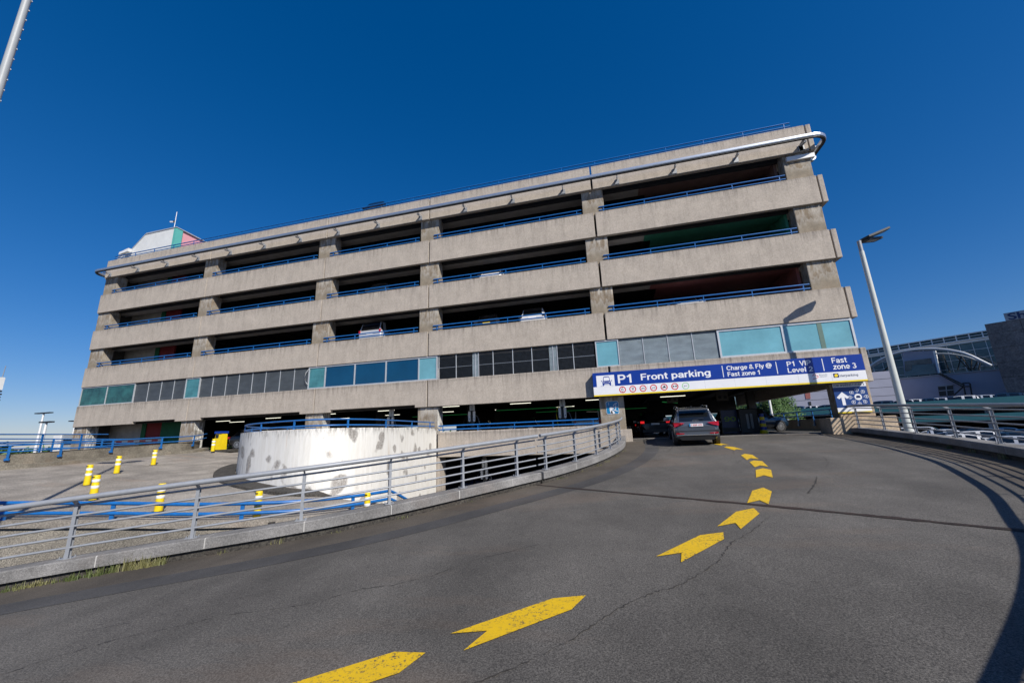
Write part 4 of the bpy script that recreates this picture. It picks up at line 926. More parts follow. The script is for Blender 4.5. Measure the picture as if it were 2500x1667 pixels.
pic([[(cx-w_*0.62,zb+0.31),(cx-w_*0.52,zb+0.51),(cx+w_*0.52,zb+0.51),(cx+w_*0.62,zb+0.31)], rect(cx-w_*0.7,cx-w_*0.4,zb+0.2,zb+0.235), rect(cx+w_*0.4,cx+w_*0.7,zb+0.2,zb+0.235), rect(cx-w_*0.35,cx+w_*0.35,zb+0.2,zb+0.215), rect(cx-w_*0.5,cx+w_*0.5,zb+0.08,zb+0.12)], 'car_pictogram', M['signwhite'], 0.012)
# round prohibition signs
cen = [k1(x, y) for x, y in ((572,642),(730,632),(890,622),(1053,610),(1217,602),(1383,592),(1550,582))]
zc_ = SZ0+0.30
def bike(cx, cz, s, d=0.012):
    b = MB()
    for dx in (-0.55, 0.55): b.disc((cx+dx*s, -d, cz-0.15*s), (0,-1,0), 0.36*s, 16, 0.27*s)
    def ln(x0,z0_,x1,z1_,w=0.05):
        v = Vector((x1-x0, 0, z1_-z0_)); n = Vector((-v.z,0,v.x)).normalized()*w*s; a = Vector((x0,-d,z0_)); e = Vector((x1,-d,z1_)); b.add([a-n,e-n,e+n,a+n], [(0,1,2,3)])
    ln(cx-.55*s,cz-.15*s,cx-.2*s,cz+.3*s); ln(cx-.2*s,cz+.3*s,cx+.35*s,cz+.3*s); ln(cx+.35*s,cz+.3*s,cx+.55*s,cz-.15*s); ln(cx-.55*s,cz-.15*s,cx+.02*s,cz-.15*s); ln(cx+.02*s,cz-.15*s,cx+.35*s,cz+.3*s); ln(cx+.3*s,cz+.45*s,cx+.55*s,cz+.45*s)
    return b
for i, c in enumerate(cen):
    x = c.x-SX0; r = 0.185; t = empty('prohibition_roundel' if i < 6 else 'gas_roundel'); t.parent = S; z = zc_-SZ0
    b = MB(); b.disc((x,-0.005,z), (0,-1,0), r, 32, r*0.74 if i < 6 else r*0.82); b.build('ring', M['signred'] if i < 6 else M['signgreen'], t)
    if i == 0:
        text('number', '2', (x-0.09,-0.006,z-0.06), UX, UZ, NN, 0.075, 0.12, M['black'], t, 0.03); text('number', 'm', (x+0.0,-0.006,z+0.03), UX, UZ, NN, 0.05, 0.04, M['black'], t, 0.02); text('number', '10', (x+0.0,-0.006,z-0.06), UX, UZ, NN, 0.055, 0.055, M['black'], t, 0.02)
        b = MB(); b.add([(x-.03,-.006,z+.135),(x+.03,-.006,z+.135),(x,-.006,z+.085)], [(0,1,2)]); b.add([(x-.03,-.006,z-.135),(x+.03,-.006,z-.135),(x,-.006,z-.085)], [(0,1,2)]); b.build('mark', M['black'], t)
    if i == 1: text('number', '10', (x-0.06,-0.006,z-0.03), UX, UZ, NN, 0.12, 0.11, M['black'], t, 0.01); text('number', 'km', (x-0.04,-0.006,z-0.08), UX, UZ, NN, 0.08, 0.03, M['black'], t, 0.01)
    if i == 2: text('number', 'LPG', (x-0.09,-0.006,z-0.045), UX, UZ, NN, 0.18, 0.09, M['black'], t, 0.02)
    if i == 3: bike(x, z, 0.12, 0.006).build('bicycle_mark', M['signgrey'], t)
    if i == 4:
        b = bike(x, z-0.01, 0.12, 0.006); b.disc((x+0.01,-0.0065,z+0.07), (0,-1,0), 0.025, 12); b.add([(x-.06,-.0065,z-.03),(x+.06,-.0065,z-.03),(x+.03,-.0065,z+.05),(x-.02,-.0065,z+.05)], [(0,1,2,3)]); b.build('motorcycle_mark', M['black'], t)
    if i == 5:
        b = MB()
        for dx in (-0.065, 0.065): b.box(x+dx-0.045, x+dx+0.045, -0.007, -0.005, z-0.025, z+0.03); b.box(x+dx-0.03, x+dx+0.03, -0.007, -0.005, z+0.03, z+0.045)
        b.build('lorry_mark', M['black'], t)
    if i == 6: text('number', 'gnv', (x-0.09,-0.006,z-0.03), UX, UZ, NN, 0.18, 0.075, M['signgrey'], t, 0.0)
# small marks on the white band, right
a = k2(1680,422); b = MB(); b.box(a.x-SX0, a.x-SX0+0.23, -0.005, 0, a.z-SZ0, a.z-SZ0+0.21); lg = b.build('logo_square', M['signnavy'], S)
b = MB(); b.disc((a.x-SX0+0.125,-0.006,a.z-SZ0+0.105), (0,-1,0), 0.075, 20); b.box(a.x-SX0+0.045, a.x-SX0+0.12, -0.0065, -0.0055, a.z-SZ0+0.03, a.z-SZ0+0.11); b.build('logo_disc', M['signyellow'], lg)
stx('Interparking', k2(1742,412), k2(2030,395), 0.125, -0.03, 'signnavy', 0.006)
a = k2(1375,442); x = a.x-SX0; z = a.z-SZ0; b = MB()
b.tube([(x+0.02,-0.006,z+0.15),(x+0.1,-0.006,z+0.24),(x+0.2,-0.006,z+0.24),(x+0.14,-0.006,z+0.15),(x+0.24,-0.006,z+0.17),(x+0.28,-0.006,z+0.1),(x+0.2,-0.006,z+0.04),(x+0.02,-0.006,z+0.0)], 0.014, 6); b.build('red_emblem', M['signred'], S)
for k, wd in enumerate((0.36, 0.33)): 
    text('small_print', 'Brussels' if k == 0 else 'Airport', (x+0.33,-0.006,z+0.17-k*0.09), UX, UZ, NN, wd, 0.05, M['signgrey'], S, 0.0)
# pillar signs
cs = thing('car_sharing_sign', 'navy car sharing sign with white arrow on the right entrance pillar', 'sign', (11.0, FY-0.03, 0.3)); X0, X1, Zs0, Zs1 = 11.0, 12.45, 0.33, 1.83
def csb(x0,x1,z0_,z1_,name,mat,d0=0.0,d1=0.02):
    b = MB(); b.box(x0-11.0,x1-11.0,-d1,-d0,z0_-0.3,z1_-0.3); return b.build(name, mat, cs)
csb(X0,X1,0.60,1.62,'navy_face',M['signnavy'] if False else flat('car_sharing_blue',(0.012,0.05,0.20),0.35)); csb(X0,X1,1.622,Zs1,'header',M['signgrey'] if False else M['signwhite']); csb(X0,X1,Zs0+0.06,0.598,'white_foot',M['signwhite']); csb(X0,X1,Zs0,Zs0+0.058,'yellow_foot',M['signyellow'])
text('lettering','CAR SHARING | LEVEL 3',(0.05,-0.024,1.37),UX,UZ,NN,1.32,0.10,M['signnavy'],cs,0.02)
def cpoly(pg, name, mat, d=0.024):
    b = MB(); b.prism([(x, -d, z) for x, z in pg], (0,0.002,0)); return b.build(name, mat, cs)
ax = 0.34; cpoly([(ax-0.07,0.42),(ax+0.07,0.42),(ax+0.07,0.82),(ax+0.17,0.73),(ax+0.27,0.82),(ax,1.08),(ax-0.27,0.82),(ax-0.17,0.73),(ax-0.07,0.82)],'arrow',M['signwhite'])
wx, wz = 1.0, 0.80
b = MB(); b.disc((wx,-0.022,wz),(0,-1,0),0.16,28)
for k in range(8):
    a = math.pi/4*k; q = (wx+0.35*math.cos(a), -0.022, wz+0.35*math.sin(a)); b.disc(q,(0,-1,0),0.085,18,0.068); b.disc((q[0],-0.022,q[2]+0.03),(0,-1,0),0.02,8); b.box(q[0]-0.014,q[0]+0.014,-0.024,-0.022,q[2]-0.045,q[2]+0.012)
    b.box(wx+0.23*math.cos(a)-0.012, wx+0.23*math.cos(a)+0.012, -0.024,-0.022, wz+0.23*math.sin(a)-0.012, wz+0.23*math.sin(a)+0.012)
b.build('wheel_of_people', M['signwhite'], cs)
cpoly([(wx-0.09,wz-0.05),(wx+0.09,wz-0.05),(wx+0.09,wz+0.01),(wx+0.06,wz+0.07),(wx-0.06,wz+0.07),(wx-0.09,wz+0.01)],'car_mark',M['signnavy'],0.027)
dp = thing('driver_sign', 'square blue pictogram of a driver at the wheel on the left entrance pillar', 'sign', (-0.38, FY+0.16, 0.85)); 
def rr_(x0,x1,z0_,z1_,r,n=5):
    P = []
    for cx_, cz_, a0 in ((x1-r,z1_-r,0),(x0+r,z1_-r,90),(x0+r,z0_+r,180),(x1-r,z0_+r,270)):
        for k in range(n+1): a = R(a0+90*k/n); P.append((cx_+r*math.cos(a), cz_+r*math.sin(a)))
    return P
def dpoly(pg, name, mat, d, th=0.002):
    b = MB(); b.prism([(x,-d,z) for x, z in pg], (0,th,0)); return b.build(name, mat, dp)
dpoly(rr_(-0.02,0.70,-0.02,0.72,0.1),'rim',M['signwhite'],0.018,0.012); dpoly(rr_(0,0.68,0,0.70,0.09),'blue_face',M['picblue'],0.022,0.003)
text('number','1',(0.1,-0.026,0.5),UX,UZ,NN,0.055,0.13,M['signwhite'],dp,0.0)
b = MB(); b.disc((0.27,-0.026,0.31),(0,-1,0),0.10,20); b.add([(0.17,-0.0262,0.235),(0.30,-0.0262,0.235),(0.34,-0.0262,0.0),(0.22,-0.0262,0.0)],[(0,1,2,3)])
b.add([(0.22,-0.0262,0.03),(0.36,-0.0262,0.0),(0.46,-0.0262,0.02),(0.42,-0.0262,0.14),(0.33,-0.0262,0.2),(0.25,-0.0262,0.16)],[(0,1,2,3,4,5)]); b.build('driver', M['signwhite'], dp)
b = MB()
arc = [(0.62,-0.026,0.60),(0.5,-0.026,0.57),(0.40,-0.026,0.45),(0.37,-0.026,0.34),(0.40,-0.026,0.24),(0.5,-0.026,0.16),(0.64,-0.026,0.13)]
b.tube(arc,0.02,6); b.tube([(0.40,-0.026,0.42),(0.52,-0.026,0.36),(0.66,-0.026,0.38)],0.02,6); b.tube([(0.52,-0.026,0.36),(0.5,-0.026,0.18)],0.018,6); b.tube([(0.52,-0.026,0.36),(0.56,-0.026,0.58)],0.018,6); b.build('steering_wheel', M['signwhite'], dp)

# ------------------------------------------------------------------ lit tubes, chargers and other kit in the dark storey
def tubelight(x0, x1, y, z, label, mat='tube', yaw=0.0, r=0.018):
    t = thing('tube_light', label, 'tube light', ((x0+x1)/2, y, z), yaw, 'tube lights under the garage ceiling'); h = (x1-x0)/2
    b = MB(); b.box(-h, h, -0.04, 0.04, 0.03, 0.10); b.build('housing', M['dark'], t); b = MB(); b.tube([(-h+0.03,0,0),(h-0.03,0,0)], r, 8); b.build('tube', M[mat], t)
TL = [((1000+300*.2551,850+563*.2551),(1000+480*.2551,850+560*.2551)),((1000+300*.2551,850+612*.2551),(1000+425*.2551,850+609*.2551)),((1000+958*.2551,850+533*.2551),(1000+1165*.2551,850+524*.2551)),((1000+815*.2551,850+590*.2551),(1000+980*.2551,850+583*.2551)),
      ((1000+1400*.2551,850+563*.2551),(1000+1580*.2551,850+555*.2551)),((1000+1680*.2551,850+498*.2551),(1000+1815*.2551,850+493*.2551)),((150+1265*s3_,850+600*s3_),(150+1385*s3_,850+595*s3_)),((150+1375*s3_,850+607*s3_),(150+1500*s3_,850+612*s3_)),
      ((150+1672*s3_,850+575*s3_),(150+1800*s3_,850+569*s3_)),((150+2180*s3_,850+540*s3_),(150+2250*s3_,850+537*s3_)),((550+905*s3_,850+577*s3_),(550+1020*s3_,850+573*s3_)),((550+1248*s3_,850+515*s3_),(550+1390*s3_,850+509*s3_)),((550+1310*s3_,850+550*s3_),(550+1432*s3_,850+546*s3_)),
      ((1450+757*.2126,950+89*.2126),(1450+1055*.2126,950+73*.2126))]
zc = 1.95
for i, (a, e) in enumerate(TL):
    ra = ray(*a); ka = zc/ra.z; P = ra*ka; ka = min(P.y, 44.5)/ra.y; P = ra*ka; re_ = ray(*e); Pe = re_*(P.y/re_.y)
    where = 'seen past the pillar under the blue sign' if a[0] > 1520 else 'in the fourth open bay from the left' if a[0] > 1070 else 'in the third open bay from the left' if a[0] > 790 else 'in the wide opening behind the yellow machine'
    P.z = min(P.z, zc); tubelight(P.x, Pe.x, P.y, P.z, 'lit fluorescent tube ' + where)
tubelight(3.0, 6.0, 34, 1.9, 'green guide light over the grey car', 'tubegreen', R(60), 0.03)
for y_, x0 in ((30, -9), (36, -7), (33,-18), (38,-3)): tubelight(x0, x0+6, y_, 1.75, 'dim green guide light deep in the garage', 'tubegreen', 0.0, 0.012)
def charger(x, y, z, label, H=1.35, low=False):
    t = thing('charging_station', label, 'car charger', (x, y, z), 0, 'white car chargers')
    b = MB(); b.box(-0.13, 0.13, 0.0, 0.12, -0.2 if not low else 0, H+1.0); b.build('pole', M['plastic'], t)
    b = MB(); b.box(-0.17,-0.02,-0.06,-0.002,H+0.25,H+0.75); b.box(0.02,0.2,-0.06,-0.002,H+0.25,H+0.75); b.build('sign_plate', M['alu'], t)
    for sx in (-1, 1):
        b = MB(); b.prism([(sx*0.17+dx, -0.14, dz) for dx, dz in ((-0.07,H-0.45),(0.0,H-0.5),(0.07,H-0.45),(0.085,H+0.1),(0.07,H+0.2),(-0.07,H+0.2),(-0.085,H+0.1))], (0,0.12,0)); bx = b.build('charger_box', M['white'], t)
        b = MB(); b.disc((sx*0.17,-0.145,H-0.3),(0,-1,0),0.03,12); b.build('socket', M['black'], bx)
        b = MB(); b.tube([(sx*0.2,-0.1,H-0.1),(sx*0.42,-0.15,H-0.15),(sx*0.55,-0.2,H-0.5),(sx*0.6,-0.2,H-0.95)], 0.016, 6); b.build('cable', M['plastic'] if sx < 0 else M['steel'], t)
    return t
pc = at(1000+600*.2551, 850+610*.2551, 25.2); charger(pc.x, 25.2, -0.44+0.3, 'white double car charger with looping cable, in the fourth open bay', 1.45)
pc = at(1000+1465*.2551, 850+610*.2551, 25.2); charger(pc.x, 25.2, -0.44+0.3, 'white double car charger beside a yellow cable, nearest the entrance pillar', 1.4)
pc = at(550+1362*s3_, 850+560*s3_, 25.4); charger(pc.x, 25.4, -0.44+0.3, 'white double car charger seen above the white curved wall', 1.35)
pc = at(1000+720*.2551, 850+1190*.2551, 26.0); charger(pc.x, 26.0, -4.0, 'white car charger in the dark storey below the ramp', 1.55, True)
b = MB(); pq = at(1000+1412*.2551, 850+640*.2551, 25.0); b.tube([pq+Vector((0.15,0,0.5)), pq+Vector((0.02,0,0.4)), pq+Vector((-0.04,0,0)), pq+Vector((0.05,0,-0.9))], 0.02, 6); tag(b.build('yellow_cable', M['yellow']), 'yellow hanging cable beside the charger nearest the entrance', 'cable')
for px_, lb in (((1450+900*.2126, 950+112*.2126), 'left one of two grey loudspeaker boxes under the entrance ceiling'), ((1450+1475*.2126, 950+85*.2126), 'right one of two grey loudspeaker boxes under the entrance ceiling')):
    p = at(*px_, 29.0); t = thing('speaker_box', lb, 'speaker', p, 0, 'speaker boxes in the entrance'); b = MB(); b.box(-0.36,0.36,0,0.2,-0.26,0.26); b.build('housing', M['inner'], t)
    for sx in (-0.17, 0.17): b = MB(); b.box(sx-0.09,sx+0.09,-0.01,-0.001,-0.12,0.06); b.build('grille', M['black'], t)
# yellow ticket machine and the bollard before it
tm = thing('ticket_machine', 'yellow ticket machine with blue top in the left garage opening', 'ticket machine', (-26.25,21.6,-0.42))
b = MB(); b.prism([(-0.27,-0.25,0.05),(-0.27,0.3,0.05),(-0.24,0.22,1.12),(-0.24,-0.18,1.12)], (0.54,0,0)); b.build('body', M['yellow'], tm)
b = MB(); b.box(-0.3,0.33,-0.24,0.28,1.12,1.27); b.build('top', M['signblue'], tm); b = MB(); b.box(-0.2,0.05,-0.215,-0.19,0.82,1.05); b.build('screen', M['plastic'], tm)
b = MB(); b.box(-1.2,1.6,-0.5,0.7,-0.1,0.05); b.build('island', M['kerb'], tm)
delineator((-25.5,20.55,-0.45), 0.8, 'slim yellow delineator standing directly before the yellow ticket machine')
for x in (-24.0, -23.75):
    b = MB(); b.tube([(0,0,0),(0,0,0.42 if x < -23.9 else 0.5)], 0.07, 12); o = b.build('white_stub', M['white']); o.location = (x, 22.0, -0.42); tag(o, 'short white bollard right of the ticket machine', 'bollard', 'white stub bollards')
rb = thing('barrier_arm', 'white barrier arm with red marks behind the ticket machine', 'barrier', (-25,24.4,0.75)); b = MB(); b.box(-1,3.6,-0.03,0.03,-0.09,0.09); b.build('arm', M['white'], rb)
b = MB()
for x in (0.4,2.2): b.box(x,x+0.5,-0.034,-0.031,-0.05,0.05)
b.build('red_mark', M['signred'], rb); b = MB(); b.box(-1.25,-0.95,-0.15,0.15,-1.15,0.15); b.build('housing', M['plastic'], rb)
rb = thing('barrier_arm', 'red and white barrier arm lying behind the far blue railings', 'barrier', at(325,1077,25.5)); b = MB(); b.box(-2.2,3.4,-0.03,0.03,-0.1,0.1); b.build('arm', M['white'], rb)
b = MB()
for k in range(4): b.box(-2.0+k*1.4,-1.3+k*1.4,-0.034,-0.031,-0.07,0.07)
b.build('red_mark', M['signred'], rb)
# hanging white cable loop at the blue window
b = MB(); q = [at(150+x*s3_, 850+y*s3_, FY-0.03) for x, y in ((2030,170),(2005,200),(1995,235),(1998,270),(2012,290),(2020,293))]; b.tube(q, 0.018, 6); o = b.build('cable_loop', M['white'], G); 
for v in o.data.vertices: v.co -= GO

# ================================================================== VEHICLES
STY = {  # stations from rear (y=0) to front (y=1): (y, z_bottom, z_belt, z_roof, halfwidth_belt, halfwidth_roof), lengths in fractions of L, W/2, H
 'suv': [(0.0,.28,.50,.52,.80,.78),(0.012,.24,.56,.585,.93,.80),(0.03,.20,.60,.63,.965,.78),(0.05,.17,.615,.70,.985,.74),(0.10,.16,.62,.925,.99,.70),(0.13,.15,.62,.965,.995,.70),(0.30,.15,.61,.995,1.0,.71),(0.48,.15,.60,1.0,1.0,.71),(0.60,.15,.595,.955,1.0,.69),(0.655,.15,.59,.86,.995,.70),(0.735,.15,.585,.64,.985,.78),(0.78,.15,.575,.60,.975,.80),(0.92,.16,.53,.545,.94,.76),(0.97,.18,.47,.49,.89,.70),(1.0,.24,.38,.40,.74,.58)],
 'hatch': [(0.0,.30,.50,.52,.80,.76),(0.015,.25,.58,.60,.93,.78),(0.05,.18,.62,.66,.97,.76),(0.08,.16,.63,.74,.98,.72),(0.15,.15,.63,.93,.99,.68),(0.20,.15,.63,.965,.995,.68),(0.36,.15,.62,1.0,1.0,.69),(0.50,.15,.61,.99,1.0,.69),(0.60,.15,.605,.92,1.0,.68),(0.66,.15,.60,.82,.995,.69),(0.75,.15,.59,.63,.98,.78),(0.80,.15,.58,.60,.97,.80),(0.93,.17,.52,.53,.92,.74),(1.0,.24,.38,.40,.76,.60)],
 'van': [(0.0,.26,.54,.56,.88,.82),(0.012,.20,.60,.63,.96,.84),(0.03,.17,.61,.74,.985,.82),(0.055,.16,.61,.94,.99,.80),(0.09,.15,.61,.985,.995,.80),(0.35,.15,.60,1.0,1.0,.80),(0.60,.15,.60,.99,1.0,.79),(0.70,.15,.60,.93,1.0,.77),(0.76,.15,.59,.80,.995,.77),(0.84,.15,.57,.61,.97,.80),(0.94,.17,.50,.52,.92,.76),(1.0,.24,.38,.40,.78,.64)]}
def car_shell(L, W, H, style):
    st = STY[style]; P = []
    ctrl = [tuple(q) for q in st]; rows = []
    for i in range(len(ctrl)-1):
        n = 3 if ctrl[i+1][0]-ctrl[i][0] > 0.06 else 1
        for k in range(n): t = k/n; rows.append(tuple(a+(b_-a)*t for a, b_ in zip(ctrl[i], ctrl[i+1])))
    rows.append(ctrl[-1]); hw = W/2; rings = []
    for (y, z0, zb, zt, wb, wt) in rows:
        z0*=H; zb*=H; zt*=H; wb*=hw; wt*=hw; low = zb + (zt-zb)*0.06; ed = zt - (zt-zb)*0.10
        half = [(0,z0),(wb*.86,z0),(wb*.97,z0+.08*H),(wb,z0+(zb-z0)*.45),(wb*1.0,z0+(zb-z0)*.72),(wb*.965,zb),(wb*.945,low),(wt*1.03,ed),(wt*.93,zt-.006),(wt*.6,zt+.012*min(1,(zt-zb)*3)),(0,zt+.02*min(1,(zt-zb)*3))]
        rings.append([(x, (y-0.5)*L, z) for x, z in half] + [(-x, (y-0.5)*L, z) for x, z in half[-2:0:-1]])
    return rows, rings
def car_mesh(L, W, H, style):
    """returns MB dicts: body, glass"""
    rows, rings = car_shell(L, W, H, style); n = len(rings[0]); body = MB(); glass = MB()
    vs = [v for r in rings for v in r]; bf = []; gf = []
    cab0 = next(r[0] for r in rows if r[3]-r[2] > .06); cab1 = [r[0] for r in rows if r[3]-r[2] > .04][-1]
    pill = {'suv': (0.165, 0.40, 0.635), 'hatch': (0.22, 0.42, 0.64), 'van': (0.13, 0.42, 0.70)}[style]
    for i in range(len(rings)-1):
        ya, yb = rows[i][0], rows[i+1][0]; ym = (ya+yb)/2; dz = rows[i+1][3]-rows[i][3]; slope = abs(dz*H)/max(1e-4, (yb-ya)*L)
        tall = min(rows[i][3]-rows[i][2], rows[i+1][3]-rows[i+1][2])
        for k in range(n):
            k2 = (k+1) % n; f = (i*n+k, i*n+k2, (i+1)*n+k2, (i+1)*n+k); sym = k if k < 10 else n-1-k
            isg = False
            if sym == 6 and tall > .10 and not any(abs(ym-p) < .018 for p in pill): isg = True
            if sym in (8, 9) and slope > 0.33 and (rows[i][3]+rows[i+1][3])/2 - (rows[i][2]+rows[i+1][2])/2 > 0.05: isg = True
            (gf if isg else bf).append(f)
    body.add(vs, bf, 0, True); body.add(rings[0], [tuple(range(n))]); body.add(rings[-1], [tuple(range(n))[::-1]])
    glass.add(vs, gf, 0, True); return rows, rings, body, glass
def wheel_parts(parent, x, y, r, wd, detail=True):
    sg = 1 if x > 0 else -1
    b = MB(); b.tube([(x-wd/2, y, r), (x-wd/2+0.02, y, r), (x+wd/2-0.02, y, r), (x+wd/2, y, r)], r, 22)
    for i in (0, 3):
        for k in range(22): 
            v = b.v[i*22+k]; b.v[i*22+k] = (v[0], y+(v[1]-y)*.94, r+(v[2]-r)*.94)
    w_ = b.build('wheel', M['black'], parent)
    if detail:
        b = MB(); xo = x+sg*(wd/2+0.004); b.disc((xo, y, r), (sg,0,0), r*.70, 22, r*.62)
        for k in range(12):
            a = 2*math.pi*k/12; d = Vector((0, math.cos(a), math.sin(a))); e = Vector((0, -math.sin(a), math.cos(a)))
            b.obox(Vector((xo, y, r))+d*r*.37, d*r*.28, e*r*.035, (sg*0.006,0,0))
        b.disc((xo+sg*.004, y, r), (sg,0,0), r*.14, 14); b.build('rim', M['rim'], w_)
        b = MB(); b.disc((xo-sg*.01, y, r), (sg,0,0), r*.64, 22); b.build('hub_shadow' if False else 'hub_shade', M['plastic'], w_)  # black disc standing in for the shade behind the spokes
def car(name, label, pos, yaw, paint, L=4.4, W=1.82, H=1.5, style='hatch', group=None, cat='car', lit=False, detail=True, plate='white', slope=0.0, lamps='tail'):
    t = thing(name, label, cat, pos, yaw, group); t.rotation_euler.x = slope
    rows, rings, body, glass = car_mesh(L, W, H, style); body.build('body', P_[paint], t); glass.build('window', M['carglass'], t)
    r = .225*H if style != 'van' else .19*H
    for sx in (-1, 1):
        for yy in (-0.5*L+.185*L, 0.5*L-.19*L):
            b = MB(); b.tube([(sx*(W/2-.12), yy, r), (sx*(W/2+.004), yy, r)], r*1.13, 24); b.build('wheel_arch', M['black'], t); wheel_parts(t, sx*(W/2-.105), yy, r, .23, detail)
    zl_ = .60*H; yr = -0.5*L
    for sx in (-1, 1):
        b = MB(); b.prism([(sx*W*.50, yr+.16, zl_-.02),(sx*W*.465, yr+.012, zl_-.05),(sx*W*.30, yr-.004, zl_-.045),(sx*W*.30, yr+.006, zl_-.10),(sx*W*.46, yr-.0, zl_-.16),(sx*W*.50, yr+.14, zl_-.15)], (0,0,.012)) if False else None
        b.obox((sx*W*.43, yr+.045, zl_-.06), (W*.065 if style != 'van' else W*.035,0,0), (0,.055,0), (0,0,.075) if style != 'van' else (0,0,.13)); b.build('tail_light', M['tailon'] if lit else M[lamps], t)
        b = MB(); b.obox((sx*W*.38, .5*L-.12, .47*H), (W*.09,-sx*.05,0), (0,.06,0), (0,0,.05)); b.build('headlight', M['chrome'], t)
        b = MB(); b.obox((sx*(W/2+.09), .185*L, .63*H), (.10,0,0), (0,.05,0), (0,0,.065)); b.build('door_mirror', P_[paint], t)
    b = MB(); b.box(-.26,.26,yr-.012,yr+.005,.46*H,.46*H+.11); b.build('number_plate', M[{'white': 'signwhite', 'yellow': 'signyellow', 'dark': 'plastic'}[plate]], t)
    b = MB(); b.box(-W*.45,W*.45,yr-.0,yr+.1,.17*H,.28*H); b.build('rear_bumper', M['plastic'], t)
    return t
# the grey SUV driving in
def hero():
    L, W, H = 4.48, 1.80, 1.60; zc0 = zr(3.75, 20.4)
    t = thing('suv_car', 'grey family SUV driving into the entrance, seen from behind', 'car', (3.80, 20.15+L/2, zc0+0.08), R(-4)); t.rotation_euler.x = R(2.4); t.scale = (1.09,1.09,1.09)
    rows, rings, body, glass = car_mesh(L, W, H, 'suv'); body.build('body', P_['grey'], t); glass.build('window', M['carglass'], t)
    yr = -L/2; r = .36
    for sx in (-1, 1):
        for yy in (yr+.80, -yr-.86):
            b = MB(); b.tube([(sx*(W/2-.14), yy, r), (sx*(W/2+.012), yy, r)], r*1.14, 26); b.build('wheel_arch', M['plastic'], t); wheel_parts(t, sx*(W/2-.10), yy, r, .24)
        # tail lamp: wraps round the corner and tapers inward
        b = MB(); b.prism([(sx*.905, yr+.24, 1.00),(sx*.875, yr+.03, .985),(sx*.62, yr+.012, .975),(sx*.44, yr+.012, .955),(sx*.58, yr+.004, .885),(sx*.86, yr+.0, .80),(sx*.905, yr+.22, .84)], (0,-.045,0)); tl = b.build('tail_light', M['tail'], t)
        b = MB(); b.prism([(sx*.86, yr-.048, .955),(sx*.55, yr-.038, .948),(sx*.55, yr-.038, .935),(sx*.86, yr-.048, .935)], (0,-.004,0)); b.build('light_strip', M['signred'], tl)
        b = MB(); b.box(min(sx*.50,sx*.82), max(sx*.50,sx*.82), yr-.035, yr+.02, .50, .535); b.build('bumper_reflector', M['tail'], t)
        b = MB(); b.prism([(sx*.55,yr-.05,.44),(sx*.80,yr-.045,.47),(sx*.88,yr-.02,.38),(sx*.80,yr-.045,.36)], (0,.05,0)); b.build('exhaust_trim', M['plastic'], t)
        b = MB(); b.obox((sx*(W/2+.11), .72, 1.06), (.13,0,0), (0,.06,0), (0,0,.085)); b.obox((sx*(W/2+.0), .75, 1.0), (.05,0,0), (0,.04,0), (0,0,.03)); b.build('door_mirror', P_['grey'], t, bevel=.03)
        b = MB(); b.tube([(sx*.60, yr+.62, 1.585),(sx*.61, yr+.75, 1.635),(sx*.62, 0, 1.675),(sx*.61, .45, 1.64),(sx*.60, .6, 1.57)], .018, 8); b.build('roof_rail', M['chrome'], t)
        b = MB(); b.obox((sx*.40,-yr-.12,.72), (.2,-sx*.06,0), (0,.07,0), (0,0,.06)); b.build('headlight', M['chrome'], t)
    b = MB(); b.prism([(-.60,yr+.36,1.50),(.60,yr+.36,1.50),(.58,yr+.16,1.475),(-.58,yr+.16,1.475)], (0,0,.035)); b.build('roof_spoiler', P_['grey'], t)
    b = MB(); b.prism([(-.86,yr-.04,.66),(.86,yr-.04,.66),(.89,yr+.02,.54),(-.89,yr+.02,.54)], (0,.1,0)); b.build('rear_bumper', P_['grey'], t, bevel=.02)
    b = MB(); b.box(-.80,.80,yr-.05,yr+.1,.44,.47); b.build('chrome_strip', M['chrome'], t)
    b = MB(); b.prism([(-.80,yr-.03,.44),(.80,yr-.03,.44),(.62,yr+.02,.24),(-.62,yr+.02,.24)], (0,.3,0)); b.build('diffuser', M['plastic'], t)
    b = MB(); b.box(-.27,.27,yr-.030,yr-.012,.80,.92); pl = b.build('number_plate', M['signwhite'], t)
    b = MB(); b.box(-.268,-.215,yr-.032,yr-.0305,.802,.918); b.build('blue_band', M['picblue'], pl)
    text('plate_number', '1-XNP-072', (-.20,yr-.033,.825), UX, UZ, NN, .44, .07, M['signred'], pl, .02)
    b = MB()
    for k in range(4): b.disc((-.09+k*.06, yr-.022, 1.03), (0,-1,0), .036, 16, .027)
    b.build('ring_emblem', M['chrome'], t)
    b = MB(); b.tube([(-.05,yr+.12,1.10),(.35,yr+.14,1.13)], .012, 6); b.build('rear_wiper', M['plastic'], t)
    b = MB(); b.prism([(0.0,yr+.9,1.61),(0,yr+1.1,1.61),(0,yr+.93,1.68)], (.02,0,0)); b.build('roof_aerial', M['plastic'], t)
hero()
